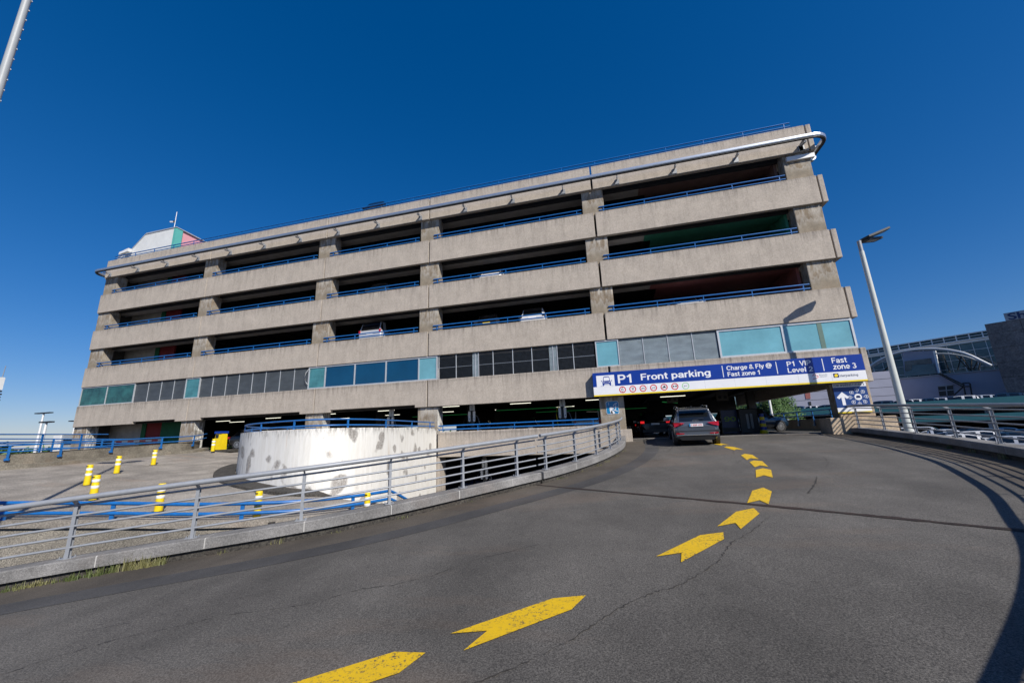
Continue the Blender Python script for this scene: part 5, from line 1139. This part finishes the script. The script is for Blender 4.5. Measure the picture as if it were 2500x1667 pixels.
# cars inside
car('suv_car', 'black SUV with glowing red tail lamps just ahead of the grey one', (2.55, 30.5, -0.62), R(2), 'black', 4.7, 1.9, 1.7, 'suv', lit=True)
car('parked_car', 'black car with dim red lamps farther inside, left of the lit SUV', (0.9, 36.5, -0.62), R(2), 'black', 4.5, 1.8, 1.45, 'hatch', lit=True)
car('parked_car', 'dark blue car with spoked rims behind the ticket totem under the sign', (9.35, 31.6, -0.62), R(-65), 'navy', 4.9, 1.9, 1.65, 'suv')
car('parked_car', 'silver car right behind the blue rails beside the entrance pillar', (-1.9, 29.2, -0.44), R(4), 'silver', 4.6, 1.9, 1.75, 'van')
car('parked_car', 'dark grey car between the two white chargers', (-6.3, 28.9, -0.44), R(180), 'navy', 4.5, 1.85, 1.5, 'hatch')
car('parked_car', 'blue hatchback left of the leftmost charger pole in the fourth open bay', (-9.9, 28.6, -0.44), R(180), 'blue', 4.3, 1.8, 1.45, 'hatch')
car('parked_car', 'black car waiting at the yellow ticket machine', (-27.3, 26.0, -0.44), R(-78), 'black', 4.4, 1.85, 1.55, 'hatch')
car('parked_car', 'blue car parked behind the railing in the storey below the ramp', (-9.6, 27.8, -4.0), R(180), 'blue', 4.3, 1.8, 1.45, 'hatch')
UP = [('silver_van', 'silver minivan with red tail lamp parked in the third open bay', (-16.75, 26.3, 6.48), 0, 'silver', 4.3, 1.95, 1.95, 'van', 'van', 'white'),
      ('parked_car', 'white car with dark rear window, right one in the fourth bay, lowest open deck', (-4.6, 26.3, 6.48), 0, 'white', 4.4, 1.85, 1.66, 'suv', 'car', 'white'),
      ('parked_car', 'dark car with yellow number plate on the lowest open deck', (-7.75, 26.3, 6.48), 0, 'black', 4.4, 1.8, 1.56, 'suv', 'car', 'yellow'),
      ('parked_car', 'white car on the middle open deck, fourth bay, only its roof showing', (-7.4, 26.3, 9.88), 0, 'white', 4.4, 1.85, 1.55, 'hatch', 'car', 'white'),
      ('parked_car', 'dark car on the middle open deck, third bay, barely above the parapet', (-16.35, 26.3, 9.88), 0, 'navy', 4.4, 1.85, 1.66, 'suv', 'car', 'dark'),
      ('parked_car', 'silver car under the red soffit on the lowest open deck, last bay', (5.05, 26.3, 6.48), R(180), 'silver', 4.4, 1.85, 1.6, 'suv', 'car', 'white'),
      ('parked_car', 'low white car under the green soffit, middle open deck, last bay', (1.9, 26.3, 9.88), R(180), 'white', 4.3, 1.8, 1.42, 'hatch', 'car', 'white'),
      ('parked_car', 'black car parked on the open roof deck behind the top rail', (-17.0, 26.3, 17.0), 0, 'black', 4.4, 1.85, 1.6, 'suv', 'car', 'dark')]
for nm, lb, p, yw, pt, L, W, H_, sty, ct, pl in UP: car(nm, lb, p, yw, pt, L, W, H_, sty, 'cars parked on the garage decks', ct, False, False, pl, 0.0, 'tail' if nm == 'silver_van' else 'plastic')

# totems and bollard under the sign
def board(px0, px1, py0, py1, Y, name, label, mat):
    a = at(px0, py1, Y); c = at(px1, py0, Y); t = thing(name, label, 'sign board', (a.x, Y, -0.62)); W_ = c.x-a.x; z1_ = c.z+0.62
    b = MB(); b.box(0, W_, 0, 0.18, 0.05, z1_); b.build('panel', mat, t); b = MB(); b.box(-0.03,0,-0.02,0.2,0,z1_+0.03); b.box(W_,W_+0.03,-0.02,0.2,0,z1_+0.03); b.build('frame', M['plastic'], t); return t, W_, z1_
t, W_, Z_ = board(1766, 1797, 1000, 1050, 29.5, 'info_board', 'dark info board with pale green figures behind the grey SUV', M['signnavy'])
text('lettering', '90', (W_*.15,-.01,Z_*.52), UX, UZ, NN, W_*.75, Z_*.2, flat('pale_green_print', (0.25,0.42,0.05), 0.5), t, 0.03); b = MB(); b.box(0.02,W_-.02,-.012,-.002,.12,.4); b.build('grey_foot', M['inner'], t)
t, W_, Z_ = board(1812, 1845, 998, 1050, 29.0, 'payment_totem', 'black totem with a grid of small pictograms', M['plastic'])
b = MB()
for r_ in range(7):
    for c_ in (0.42, 0.66): b.disc((W_*c_, -.006, Z_*(.25+r_*.085)), (0,-1,0), .075, 12, .03)
b.build('pictogram_grid', M['signgrey'], t)
bp = at(1867, 1060, 28.0); t = thing('bollard', 'blue and yellow striped bollard beside the black totem', 'bollard', (bp.x, 28.0, -0.62))
for k in range(6): b = MB(); b.tube([(0,0,k*.2),(0,0,k*.2+.2)], .19-.012*k if k else .26, 14, cap=True, r2=.185-.012*k); b.build('band', M['yellow'] if k % 2 == 0 else M['signblue'], t)
# parapet with blue rails along the right flank of the building
t = thing('side_parapet', 'concrete parapet under the right flank of the garage', 'parapet', (12.95, 25, -0.62)); b = MB(); b.box(0,.25,0,21,0.1,.77); b.build('wall', M['panel'], t); b = MB(); b.box(-.02,.27,0,21,-.4,.1); b.build('base', M['plastic'], t)  # black base: the shade low on the parapet put into its colour
pth = [Vector((12.85, 25+k, 0.15)) for k in range(22)]
blue_rail(pth, [1.0+k*2.35 for k in range(9)], (0.52, 0.22), 'blue_railing', 'blue railing on the parapet under the right flank of the garage', 0.035, 0.45, 0.07, -0.03)

# ------------------------------------------------------------------ street lamps
def lamp(P, top, label, r0=0.15, r1=0.085, heads=((R(2),R(19),1.36),(R(20),R(6),1.12)), rungs=False, az=0.0):
    t = thing('street_lamp', label, 'street lamp', P); H_ = top-P[2]
    b = MB(); b.tube([(0,0,0),(0,0,H_*.45),(0,0,H_-.55)], r0, 16, r2=r1+.01); b.build('pole', M['pole_shaded' if rungs else 'polewhite'], t)
    b = MB(); b.tube([(0,0,H_-.6),(0,0,H_)], r1, 16); b.build('collar', M['steel'], t)
    for yaw, pitch, L in heads:
        d = Vector((math.cos(yaw)*math.cos(pitch), math.sin(yaw)*math.cos(pitch), math.sin(pitch))); s_d = Vector((-math.sin(yaw), math.cos(yaw), 0)); n = d.cross(s_d)
        c = Vector((0,0,H_)); b = MB()
        P8 = [c+d*.1-s_d*.06, c+d*.35-s_d*.23, c+d*L*.97-s_d*.23, c+d*L-s_d*.15, c+d*L+s_d*.15, c+d*L*.97+s_d*.23, c+d*.35+s_d*.23, c+d*.1+s_d*.06]
        b.prism([p-n*.045 for p in P8], n*.09); hd = b.build('lamp_head', M['plastic'], t)
        b = MB(); b.obox(c+d*(L*.66)-n*.049, d*L*.24, s_d*.13, n*.003); b.build('lens', M['signgrey'], hd)
        b = MB(); b.tube([c-Vector((0,0,.08)), c+d*.2], .05, 8); b.build('arm', M['plastic'], hd)
    if rungs:
        for k in range(int((H_-2.5)/.28)):
            b = MB(); z = 2.5+k*.28; b.obox((r1*.55,r1*1.25,z), (.003,.009,0), (.02,-.006,0), (0,0,.012)); b.build('step', M['steel'], t)
    return t
lamp((12.30,21.05,-4.0), 8.42, 'tall pale street lamp with two dark flat heads right of the garage', 0.165, 0.085)
lamp((-12.35,4.05,-4.0), 12.6, 'pale mast with climbing steps, cut off by the upper left corner', 0.095, 0.05, ((R(-150),0,1.0),(R(100),0,1.0)), True)
def mast(px0, py0, px1, py1, dep, name, label, head):
    a = ray(px0, py0)*dep; top = ray(px1, py1); top = top*(math.hypot(a.x,a.y)/math.hypot(top.x,top.y)); t = thing(name, label, 'light mast', (a.x, a.y, -4.0)); H_ = top.z+4
    b = MB(); b.tube([(0,0,0),(0,0,H_)], .28, 10, r2=.14); b.build('pole', M['white'], t)
    b = MB()
    for dx in head: b.obox((dx,0,H_), (.55,0,0), (0,.3,0), (0,0,.10)); b.obox((dx/2,0,H_-.1), (abs(dx)/2+.02,0,0), (0,.05,0), (0,0,.04))
    b.build('lamp_head', M['plastic'], t)
mast(89,1086,106,1008, 75, 'light_mast', 'tall thin white light mast with wide lamp head on the left horizon', (-1.6,0,1.6))
mast(101,1086,113,1030, 60, 'light_mast', 'shorter white light mast with a dark flat head, right of the thin one', (-.7,.7))
mast(170,1100,176,1027, 80, 'light_mast', 'light mast peeping out at the left end of the garage', (-1.2,1.2))
a = ray(-46,1120)*45; t = thing('antenna_mast', 'dark equipment mast at the left edge of the picture', 'mast', (a.x-.25, a.y, -4.0)); zt2 = (ray(3,908)*45).z+4
b = MB(); b.tube([(0,0,0),(0,0,zt2-2)], .12, 8); b.build('pole', M['plastic'], t); b = MB(); b.box(-.35,.35,-.2,.2,zt2-1.7,zt2-.2); b.build('pale_cabinet', M['offwhite'], t)
b = MB(); 
for k in range(5): b.obox((.2+.1*(k%2),0,zt2-1.9-k*.35), (.3,0,0), (0,.15,0), (0,0,.08))
b.build('equipment_arm', M['plastic'], t); b = MB(); b.tube([(.2,0,zt2-.3),(.3,0,zt2+1.2)], .04, 6); b.build('antenna', M['steel'], t)
a = ray(126,1086)*38; t = thing('booth', 'small white booth with dark window beyond the blue railings', 'booth', (a.x, a.y, a.z-1.2)); b = MB(); b.box(0,1.0,0,1.2,0,2.1); b.build('white_cabin', M['white'], t)
b = MB(); b.box(1.0,2.15,0.1,1.1,0,1.15); b.box(1.0,2.15,.1,1.1,1.7,2.1); b.box(1.0,1.15,.1,1.1,1.15,1.7); b.build('grey_cabin', M['signgrey'], t); b = MB(); b.box(1.15,2.1,.2,1.1,1.15,1.7); b.build('window', M['plastic'], t)

# ================================================================== BACKGROUND RIGHT
def frame(P0, P1):
    P0 = Vector(P0); P1 = Vector(P1); d = (P1-P0); d.z = 0; L = d.length; d.normalize(); return P0, d, Vector((-d.y, d.x, 0)), L     # n points away from us for left->right travel
def wallbox(o, P0, d, n, u0, u1, z0_, z1_, th, name, mat, off=0.0):
    b = MB(); A = Vector(P0)+d*u0+n*off-Vector(o); A.z = z0_-o[2]; b.prism([A, A+d*(u1-u0), A+d*(u1-u0)+Vector((0,0,z1_-z0_)), A+Vector((0,0,z1_-z0_))], n*th); return b
# airport terminal with glass front, truss arch
P0, d, n, L = frame((64,168.8,0), (99.8,128.8,0)); T = thing('terminal_building', 'glass fronted terminal hall with white ladder cornice and bowed white arch', 'building', P0); o = P0
def wb(u0,u1,za,zb_,th,name,mat,off=0.0,par=T,kids_=None):
    b = wallbox(o, P0, d, n, u0, u1, za, zb_, th, name, mat, off); return b.build(name, M[mat] if isinstance(mat, str) else mat, par)
wb(0, L, -4, 20.2, 20, 'glass_front', 'termglass'); wb(0, L, 20.2, 21.6, 20, 'cornice_glass', flat('cornice_dark_glass', (0.008,0.035,0.04), 0.2), -.8)
b = MB()
def add(u0,u1,za,zb_,th=.15,off=-.1):
    q = wallbox(o, P0, d, n, u0, u1, za, zb_, th, '', None, off); b.add(q.v, q.f)
add(0,L,21.6,21.85,.5,-1.15); add(0,L,20.0,20.25,.5,-1.15); add(0,L,20.85,20.97,.3,-1.0)
k = 0
while k*2.45 < L: add(k*2.45, k*2.45+.22, 20.25, 21.6, .3, -1.05); k += 1
add(0,L,19.3,20.0,.5,-.6); b.build('cornice_frame', M['white'], T)
b = MB(); k = 0
while k*2.45 < L: add(k*2.45, k*2.45+.10, 8, 19.3, .1, -.1); k += 1
for z in (12.6, 15.0, 17.2): add(0,L,z,z+.10,.1,-.12)
b.build('mullion', M['white'], T)
def on(px, py_, off=-4.0):       # point of the facade plane, shifted towards us
    r_ = ray(px, py_); A = P0+n*off; k_ = (A.dot(n))/(r_.dot(n)); return r_*k_
b = MB(); arc = catmull([on(2100+x*.17, 750+y*.17)-o for x, y in [(40,935),(100,880),(250,775),(430,690),(560,648),(700,620),(830,604),(950,598),(1100,598),(1250,610),(1370,630),(1480,655),(1600,700),(1700,750),(1800,798),(1885,838)]], 1.5)
b.tube(arc, .34, 10); b.build('arch', M['alu'], T)
b = MB(); arc2 = catmull([on(2100+x*.17, 750+y*.17, -3)-o for x, y in [(100,905),(280,800),(450,715)]], 1.5); b.tube(arc2, .2, 8)
arc3 = catmull([on(2100+x*.17, 750+y*.17, -3)-o for x, y in [(1080,665),(1300,670),(1500,705),(1650,755),(1850,830)]], 1.5); b.tube(arc3, .2, 8); b.build('arch_chord', M['signgrey'], T)
b = MB()
for (x0_,y0_,x1_,y1_) in [(1330,650,1590,920),(1450,700,1600,920),(1600,720,1590,920),(1730,770,1700,900),(1450,700,1400,900),(1190,680,1290,940),(1700,750,1620,900),(650,640,640,760),(840,625,930,740),(200,1030,440,820),(150,770,190,1060),(190,1060,430,840)]: b.tube([on(2100+x0_*.17,750+y0_*.17,-2)-o, on(2100+x1_*.17,750+y1_*.17,-2)-o], .13, 6)
b.build('strut', M['kerb'], T)
def quad(pts, name, mat, off, th=.5, par=T):
    b = MB(); b.prism([on(2100+x*.17,750+y*.17,off)-o for x, y in pts], n*th); return b.build(name, M[mat], par)
quad([(600,640),(1040,625),(1125,950),(640,990)], 'stair_tower', 'clad', -2.2); quad([(635,775),(1010,730),(1030,800),(640,840)], 'tower_band', 'agg', -2.5, .2); quad([(640,840),(740,830),(745,905),(640,915)], 'tower_patch', 'agg', -2.5, .2)
quad([(745,830),(1060,810),(1095,950),(650,995),(640,920),(745,905)], 'tower_window', 'termglass', -2.55, .2); quad([(1040,625),(1080,622),(1150,940),(1120,945)], 'tower_edge', 'white', -2.6, .6)
# metal clad shed in front
P0, d, n, L = frame((40.0,146.5,0), (83.3,109.1,0)); T = thing('clad_shed', 'pale lavender metal clad shed in front of the terminal', 'building', P0); o = P0
wb(0, L, -4, 9.5, 12, 'wall', 'clad', 0, T)
wb(0, L, 9.5, 9.7, 12.3, 'roof_edge', 'signgrey', -.3, T)
def shq(pts, name, mat, off=-.15, th=.2, par=T): b = MB(); b.prism([on(2100+x*.17,750+y*.17,off)-o for x, y in pts], n*th); return b.build(name, M[mat], par)
w1 = shq([(210,1215),(370,1195),(390,1340),(225,1345)], 'window', 'plastic'); shq([(195,1205),(212,1203),(228,1345),(212,1345)], 'frame', 'white', -.3, .2, w1); shq([(368,1195),(382,1193),(405,1335),(390,1338)], 'frame', 'white', -.3, .2, w1)
w2 = shq([(1115,1135),(1330,1115),(1350,1260),(1140,1275)], 'window', 'plastic'); shq([(1110,1128),(1330,1106),(1332,1120),(1112,1142)], 'frame', 'steel', -.3, .2, w2); shq([(1225,1125),(1238,1124),(1255,1268),(1240,1270)], 'frame', 'steel', -.3, .2, w2); shq([(1130,1195),(1340,1178),(1342,1190),(1132,1207)], 'frame', 'steel', -.3, .2, w2)
st_ = MB()
for a_, b_2 in (((1140,962),(1470,1140)),((1170,958),(1500,1120)),((1470,1090),(1570,1085)),((1480,1140),(1350,1260)),((1480,1100),(1520,1290)),((1575,1090),(1610,1290)),((1470,1140),(1580,1135))): st_.tube([on(2100+a_[0]*.17,750+a_[1]*.17,-1.5)-o, on(2100+b_2[0]*.17,750+b_2[1]*.17,-1.5)-o], .14, 6)
st_.build('outside_stair', M['kerb'], T); shq([(1145,965),(1175,960),(1490,1125),(1475,1142)], 'stair_flight', 'signgrey', -1.2, .6)
# hotel
P0, d, n, L = frame((77.6,102,0), (119,63.5,0)); T = thing('hotel_building', 'tall windowless grey-brown panel clad hotel block at the right edge', 'building', P0); o = P0
wb(0, 60, -4, 18.5, 25, 'wall', 'hotel', 0, T); b = MB()
for k in range(1,14): add(k*4.6, k*4.6+.06, -4, 18.5, .05, -.03)
for k in range(7): add(0, 60, -2+k*3.05, -2+k*3.05+.06, .05, -.03)
b.build('panel_joint', M['kerb'], T)
qa = on(2451,771,1.0)-o; qb = on(2455,783,1.0)-o
b = MB(); b.prism([Vector((qa.x,qa.y,18.5-o.z)), Vector((qa.x,qa.y,18.5-o.z))+d*14, Vector((qa.x,qa.y,18.5-o.z))+d*14+Vector((0,0,1.75)), Vector((qa.x,qa.y,18.5-o.z))+Vector((0,0,1.75))], n*.6); rs_ = b.build('roof_sign', M['signgrey'], T)
serif_text('lettering', 'Sh', Vector((qa.x,qa.y,18.7-o.z))+d*.45-n*.05, d, UZ, 2.3, 1.4, M['signnavy'], rs_)
# low grey building seen under the garage
P0, d, n, L = frame((38,118,0), (66,112,0)); T = thing('panel_building', 'grey panel building with dark red window, seen under the garage', 'building', P0); o = P0
wb(0, L, -4, 11, 8, 'wall', 'clad', 0, T)
def yq(x, y): return (1780+x*.12755, 920+y*.12755)
def pq_(pts, name, mat): b = MB(); b.prism([on(*yq(x,y), -.1)-o for x, y in pts], n*.3); return b.build(name, M[mat], T)
pq_([(1450,300),(1550,290),(1560,415),(1470,420)], 'window', 'redpaint'); pq_([(1515,475),(1565,470),(1585,580),(1540,580)], 'window', 'plastic'); b = MB()
for z in (1.2,3.2,5.2,7.2,9.2): add(0, L, z, z+.06, .05, -.03)
b.build('panel_joint', M['kerb'], T)

# teal parking decks
P0, d, n, L = frame((8,98,0), (64.5,59.5,0)); T = thing('teal_car_park', 'two-storey parking deck with teal fascia bands', 'parking deck', P0); o = P0
ZT = [(0.95,2.25),(-0.75,0.12)]
for za, zb_ in ZT:
    wb(0, L+20, za, zb_, .35, 'teal_fascia', 'teal', 0, T); wb(0, L+20, za-.12, za-.001, 1.2, 'fascia_soffit', 'signgrey', .1, T)
wb(0, L+20, 0.9, 1.2, 32, 'upper_deck', 'inner', .4, T); wb(0, L+20, -.95, -.75, 32, 'lower_deck', 'inner', .4, T); wb(0, L+20, -4, 1, .3, 'rear_wall', 'dark', 32, T)
b = MB(); k = 0
while k*.22 < L+16: 
    if (k*.22) % 7.5 > .6: add(k*.22, k*.22+.05, .12, .84, .04, .3)
    k += 1
b.build('louvre_slats', M['plastic'], T)
for k in range(11): b = MB(); add(5+k*7.6, 5.55+k*7.6, -4, .95, .5, .5); b.build('column', M['steel'], T)
wa = on(2160,992,-.02)-o; text('lettering', 'interparking', Vector((wa.x,wa.y,0.25+0)) - Vector((0,0,0)), d, UZ, -n, 4.8, .42, M['signnavy'], T, 0.01) if False else None
wa = on(2160,994,-.04); text('lettering', 'interparking', wa-o, d, UZ, -n, 3.6, .4, M['signnavy'], T, 0.01)
b = MB(); q = on(2152,994,-.04)-o; b.prism([q, q+d*.45, q+d*.45+Vector((0,0,.45)), q+Vector((0,0,.45))], n*.02); b.build('logo_square', M['signnavy'], T)
# cars: on the upper teal deck, and on the ground in front
meshcache = {}
def simple_car(paint, style, L, W, H):
    key = (paint, style)
    if key in meshcache: return meshcache[key]
    rows, rings, body, glass = car_mesh(L, W, H, style); b = MB(); b.add(body.v, body.f, 0, True); b.add(glass.v, glass.f, 1, True); r = .22*H
    for sx in (-1,1):
        for yy in (-.31*L, .31*L): b.tube([(sx*(W/2-.2),yy,r),(sx*(W/2+.01),yy,r)], r, 14, 2)
        b.obox((sx*W*.42,-.49*L,.55*H), (W*.07,0,0), (0,.05,0), (0,0,.06), 3)
    b.obox((0,-.497*L,.45*H), (.25,0,0), (0,.02,0), (0,0,.055), 4)
    o_ = b.build('parked_car', [P_[paint], M['carglass'], M['black'], M['tail'], M['signwhite']]); me = o_.data; bpy.data.objects.remove(o_, do_unlink=True); meshcache[key] = me; return me
ang = math.atan2(d.y, d.x)
def far_car(pos, yaw, paint, style, label, group):
    L, W, H_ = {'suv': (4.6,1.9,1.65), 'hatch': (4.3,1.8,1.47), 'van': (4.8,1.95,1.9)}[style]
    o_ = bpy.data.objects.new('parked_car', simple_car(paint, style, L, W, H_)); COL.objects.link(o_); o_.location = pos; o_.rotation_euler = (0,0,yaw); tag(o_, label, 'car', group)
def deckpos(px, off=3.0):
    p = on(px, 1000, off); return Vector((p.x, p.y, 0.95))
for px, pt, sty, lb in [(1935,'navy','suv','dark blue car on the teal deck, seen under the garage beside the tree'),(1978,'white','hatch','white car on the teal deck, seen under the garage'),(2012,'navy','hatch','dark car on the teal deck seen just left of the car sharing pillar'),
     (2148,'navy','suv','dark blue car on the teal deck right of the car sharing sign'),(2200,'black','hatch','dark car on the teal deck just left of the lamp pole'),(2228,'white','hatch','low white car on the teal deck just right of the lamp pole'),(2262,'navy','hatch','dark car on the teal deck, second right of the lamp pole'),(2290,'silver','hatch','silver car on the teal deck left of the large white one'),(2322,'black','hatch','black car on the teal deck tucked beside the large white one'),(2348,'white','suv','large white car on the teal deck under the outside stair'),(2398,'silver','hatch','barely visible silver car on the teal deck, left of the dark SUV'),(2458,'navy','suv','dark blue SUV on the teal deck before the hotel block')]:
    p = deckpos(px, 2.9); p.z = 1.15 if sty == 'suv' else 1.25; far_car(p, ang+R(90)  + random.uniform(-.05,.05), pt, sty, lb, 'cars on the upper teal deck')
b = MB(); b.add([(14,40,-3.2),(14,100,-3.2),(110,100,-3.2),(110,0,-3.2),(30,8,-3.2)],[(0,1,2,3,4)]); tag(b.build('parking_lot', M['ground']), kind='structure')
LOT = [(2195,1052,'red','hatch','red car in the lower lot, left of the lamp pole foot'),(2202,1049,'white','van','white van roof in the lower lot beside the lamp pole foot'),(2262,1056,'white','hatch','white car in the lower lot right of the lamp pole foot'),(2255,1046,'silver','van','silver van in the lower lot behind the first white car'),(2300,1060,'grey','hatch','long grey car in the lower lot between second and third rail posts'),(2318,1052,'silver','suv','silver SUV in the lower lot behind the long grey car'),
       (2345,1049,'black','hatch','black car in the lower lot, back row under the deck'),(2362,1064,'white','hatch','white car nearest the kerb in the lower lot'),(2380,1050,'navy','suv','navy SUV in the lower lot, centre of the back row'),(2402,1056,'white','suv','white SUV in the lower lot with yellow things beside it'),(2445,1060,'navy','hatch','navy car in the lower lot left of the last rail post'),(2462,1048,'blue','suv','blue SUV in the lower lot, back row beside the last rail post'),(2492,1052,'blue','hatch','blue car in the lower lot at the right edge, back row'),(2490,1068,'silver','hatch','silver car in the lower lot at the right edge, front row'),(2282,1047,'black','suv','black SUV in the lower lot, back row near the deck column'),(2425,1049,'black','hatch','black hatchback in the lower lot, right part of the back row')]
for i, (px, py_, pt, sty, lb) in enumerate(LOT):
    H_ = {'suv': 1.65, 'hatch': 1.47, 'van': 1.9}[sty]; r_ = ray(px, py_-5); k_ = (-3.2+H_)/r_.z; k_ = min(k_, 60); p = r_*k_; p.z = -3.2; far_car(p, ang+R(90)+R(180)*(i % 2)+random.uniform(-.15,.15), pt, sty, lb, 'cars in the lower lot')

# ------------------------------------------------------------------ trees
def tree(P, crown_c, rx, rz_, nleaf, label, leaf=0.32):
    t = thing('leafy_tree', label, 'tree', P); C0 = Vector(crown_c)-Vector(P); b = MB()
    b.tube([(0,0,0),(0.1,0,C0.z*.5),(C0.x*.9,C0.y*.9,C0.z)], .22, 8, r2=.1)
    cl = []
    for k in range(26):
        a = random.uniform(0,6.28); e = random.uniform(-.6,1); rr_2 = random.uniform(.35,.95); cl.append(C0+Vector((math.cos(a)*rx*rr_2*math.cos(e), math.sin(a)*rx*rr_2*math.cos(e), math.sin(e)*rz_*rr_2)))
    for c in cl[:12]: b.tube([C0*.75, C0*.75+(c-C0*.75)*.5+Vector((0,0,.1)), c], .07, 6, r2=.02)
    b.build('trunk', M['bark'], t); b = MB()
    for c in cl:
        R0 = random.uniform(.28,.5)*rx
        for k in range(nleaf//26):
            v = Vector((random.gauss(0,1),random.gauss(0,1),random.gauss(0,1))).normalized()*R0*random.uniform(.4,1.05); q = c+v; u = Vector((random.gauss(0,1),random.gauss(0,1),random.gauss(0,.6))).normalized(); w2_ = u.orthogonal().normalized(); s1 = leaf*random.uniform(.5,1.1)
            b.add([q-u*s1, q-w2_*s1*.45, q+u*s1, q+w2_*s1*.45], [(0,1,2,3)])
    b.build('crown', M['leaf'], t); return t
tc = ray(1903,1012)*52; tree((tc.x,tc.y,-4.0), tc, 3.0, 3.1, 9000, 'bushy green tree seen under the right flank of the garage', .20)
tc = ray(1858,1020)*60; tree((tc.x,tc.y,-4.0), tc, 2.6, 3.0, 6000, 'smaller green tree left of the pale pole under the garage', .20)
tc = ray(1808,1012)*70; tree((tc.x,tc.y,-4.0), tc, 3.0, 3.2, 5000, 'far green tree glimpsed between the two boards under the garage', .24)
a = ray(1888,1030)*46; tp = ray(1880,981)*46; t = thing('pale_pole', 'thin pale pole before the trees under the garage', 'pole', (a.x,a.y,-4.0)); b = MB(); b.tube([(0,0,0),(0,0,tp.z+6)], .13, 10); b.build('shaft', M['white'], t)
# distant tree line on the left horizon
b = MB()
for k in range(5000):
    a = R(random.uniform(95,176)); dd = random.uniform(380,460); q = Vector((math.cos(a)*dd, math.sin(a)*dd, -4+abs(random.gauss(0,1))*2.0+random.random()*2)); u = Vector((random.gauss(0,1),random.gauss(0,1),random.gauss(0,.6))).normalized(); v = u.orthogonal().normalized(); s1 = random.uniform(1.2,3.2)
    b.add([q-u*s1, q-v*s1*.6, q+u*s1, q+v*s1*.6], [(0,1,2,3)])
tag(b.build('distant_woodland', M['leaf']), 'low dark band of far trees on the left horizon', 'woodland', kind='stuff')
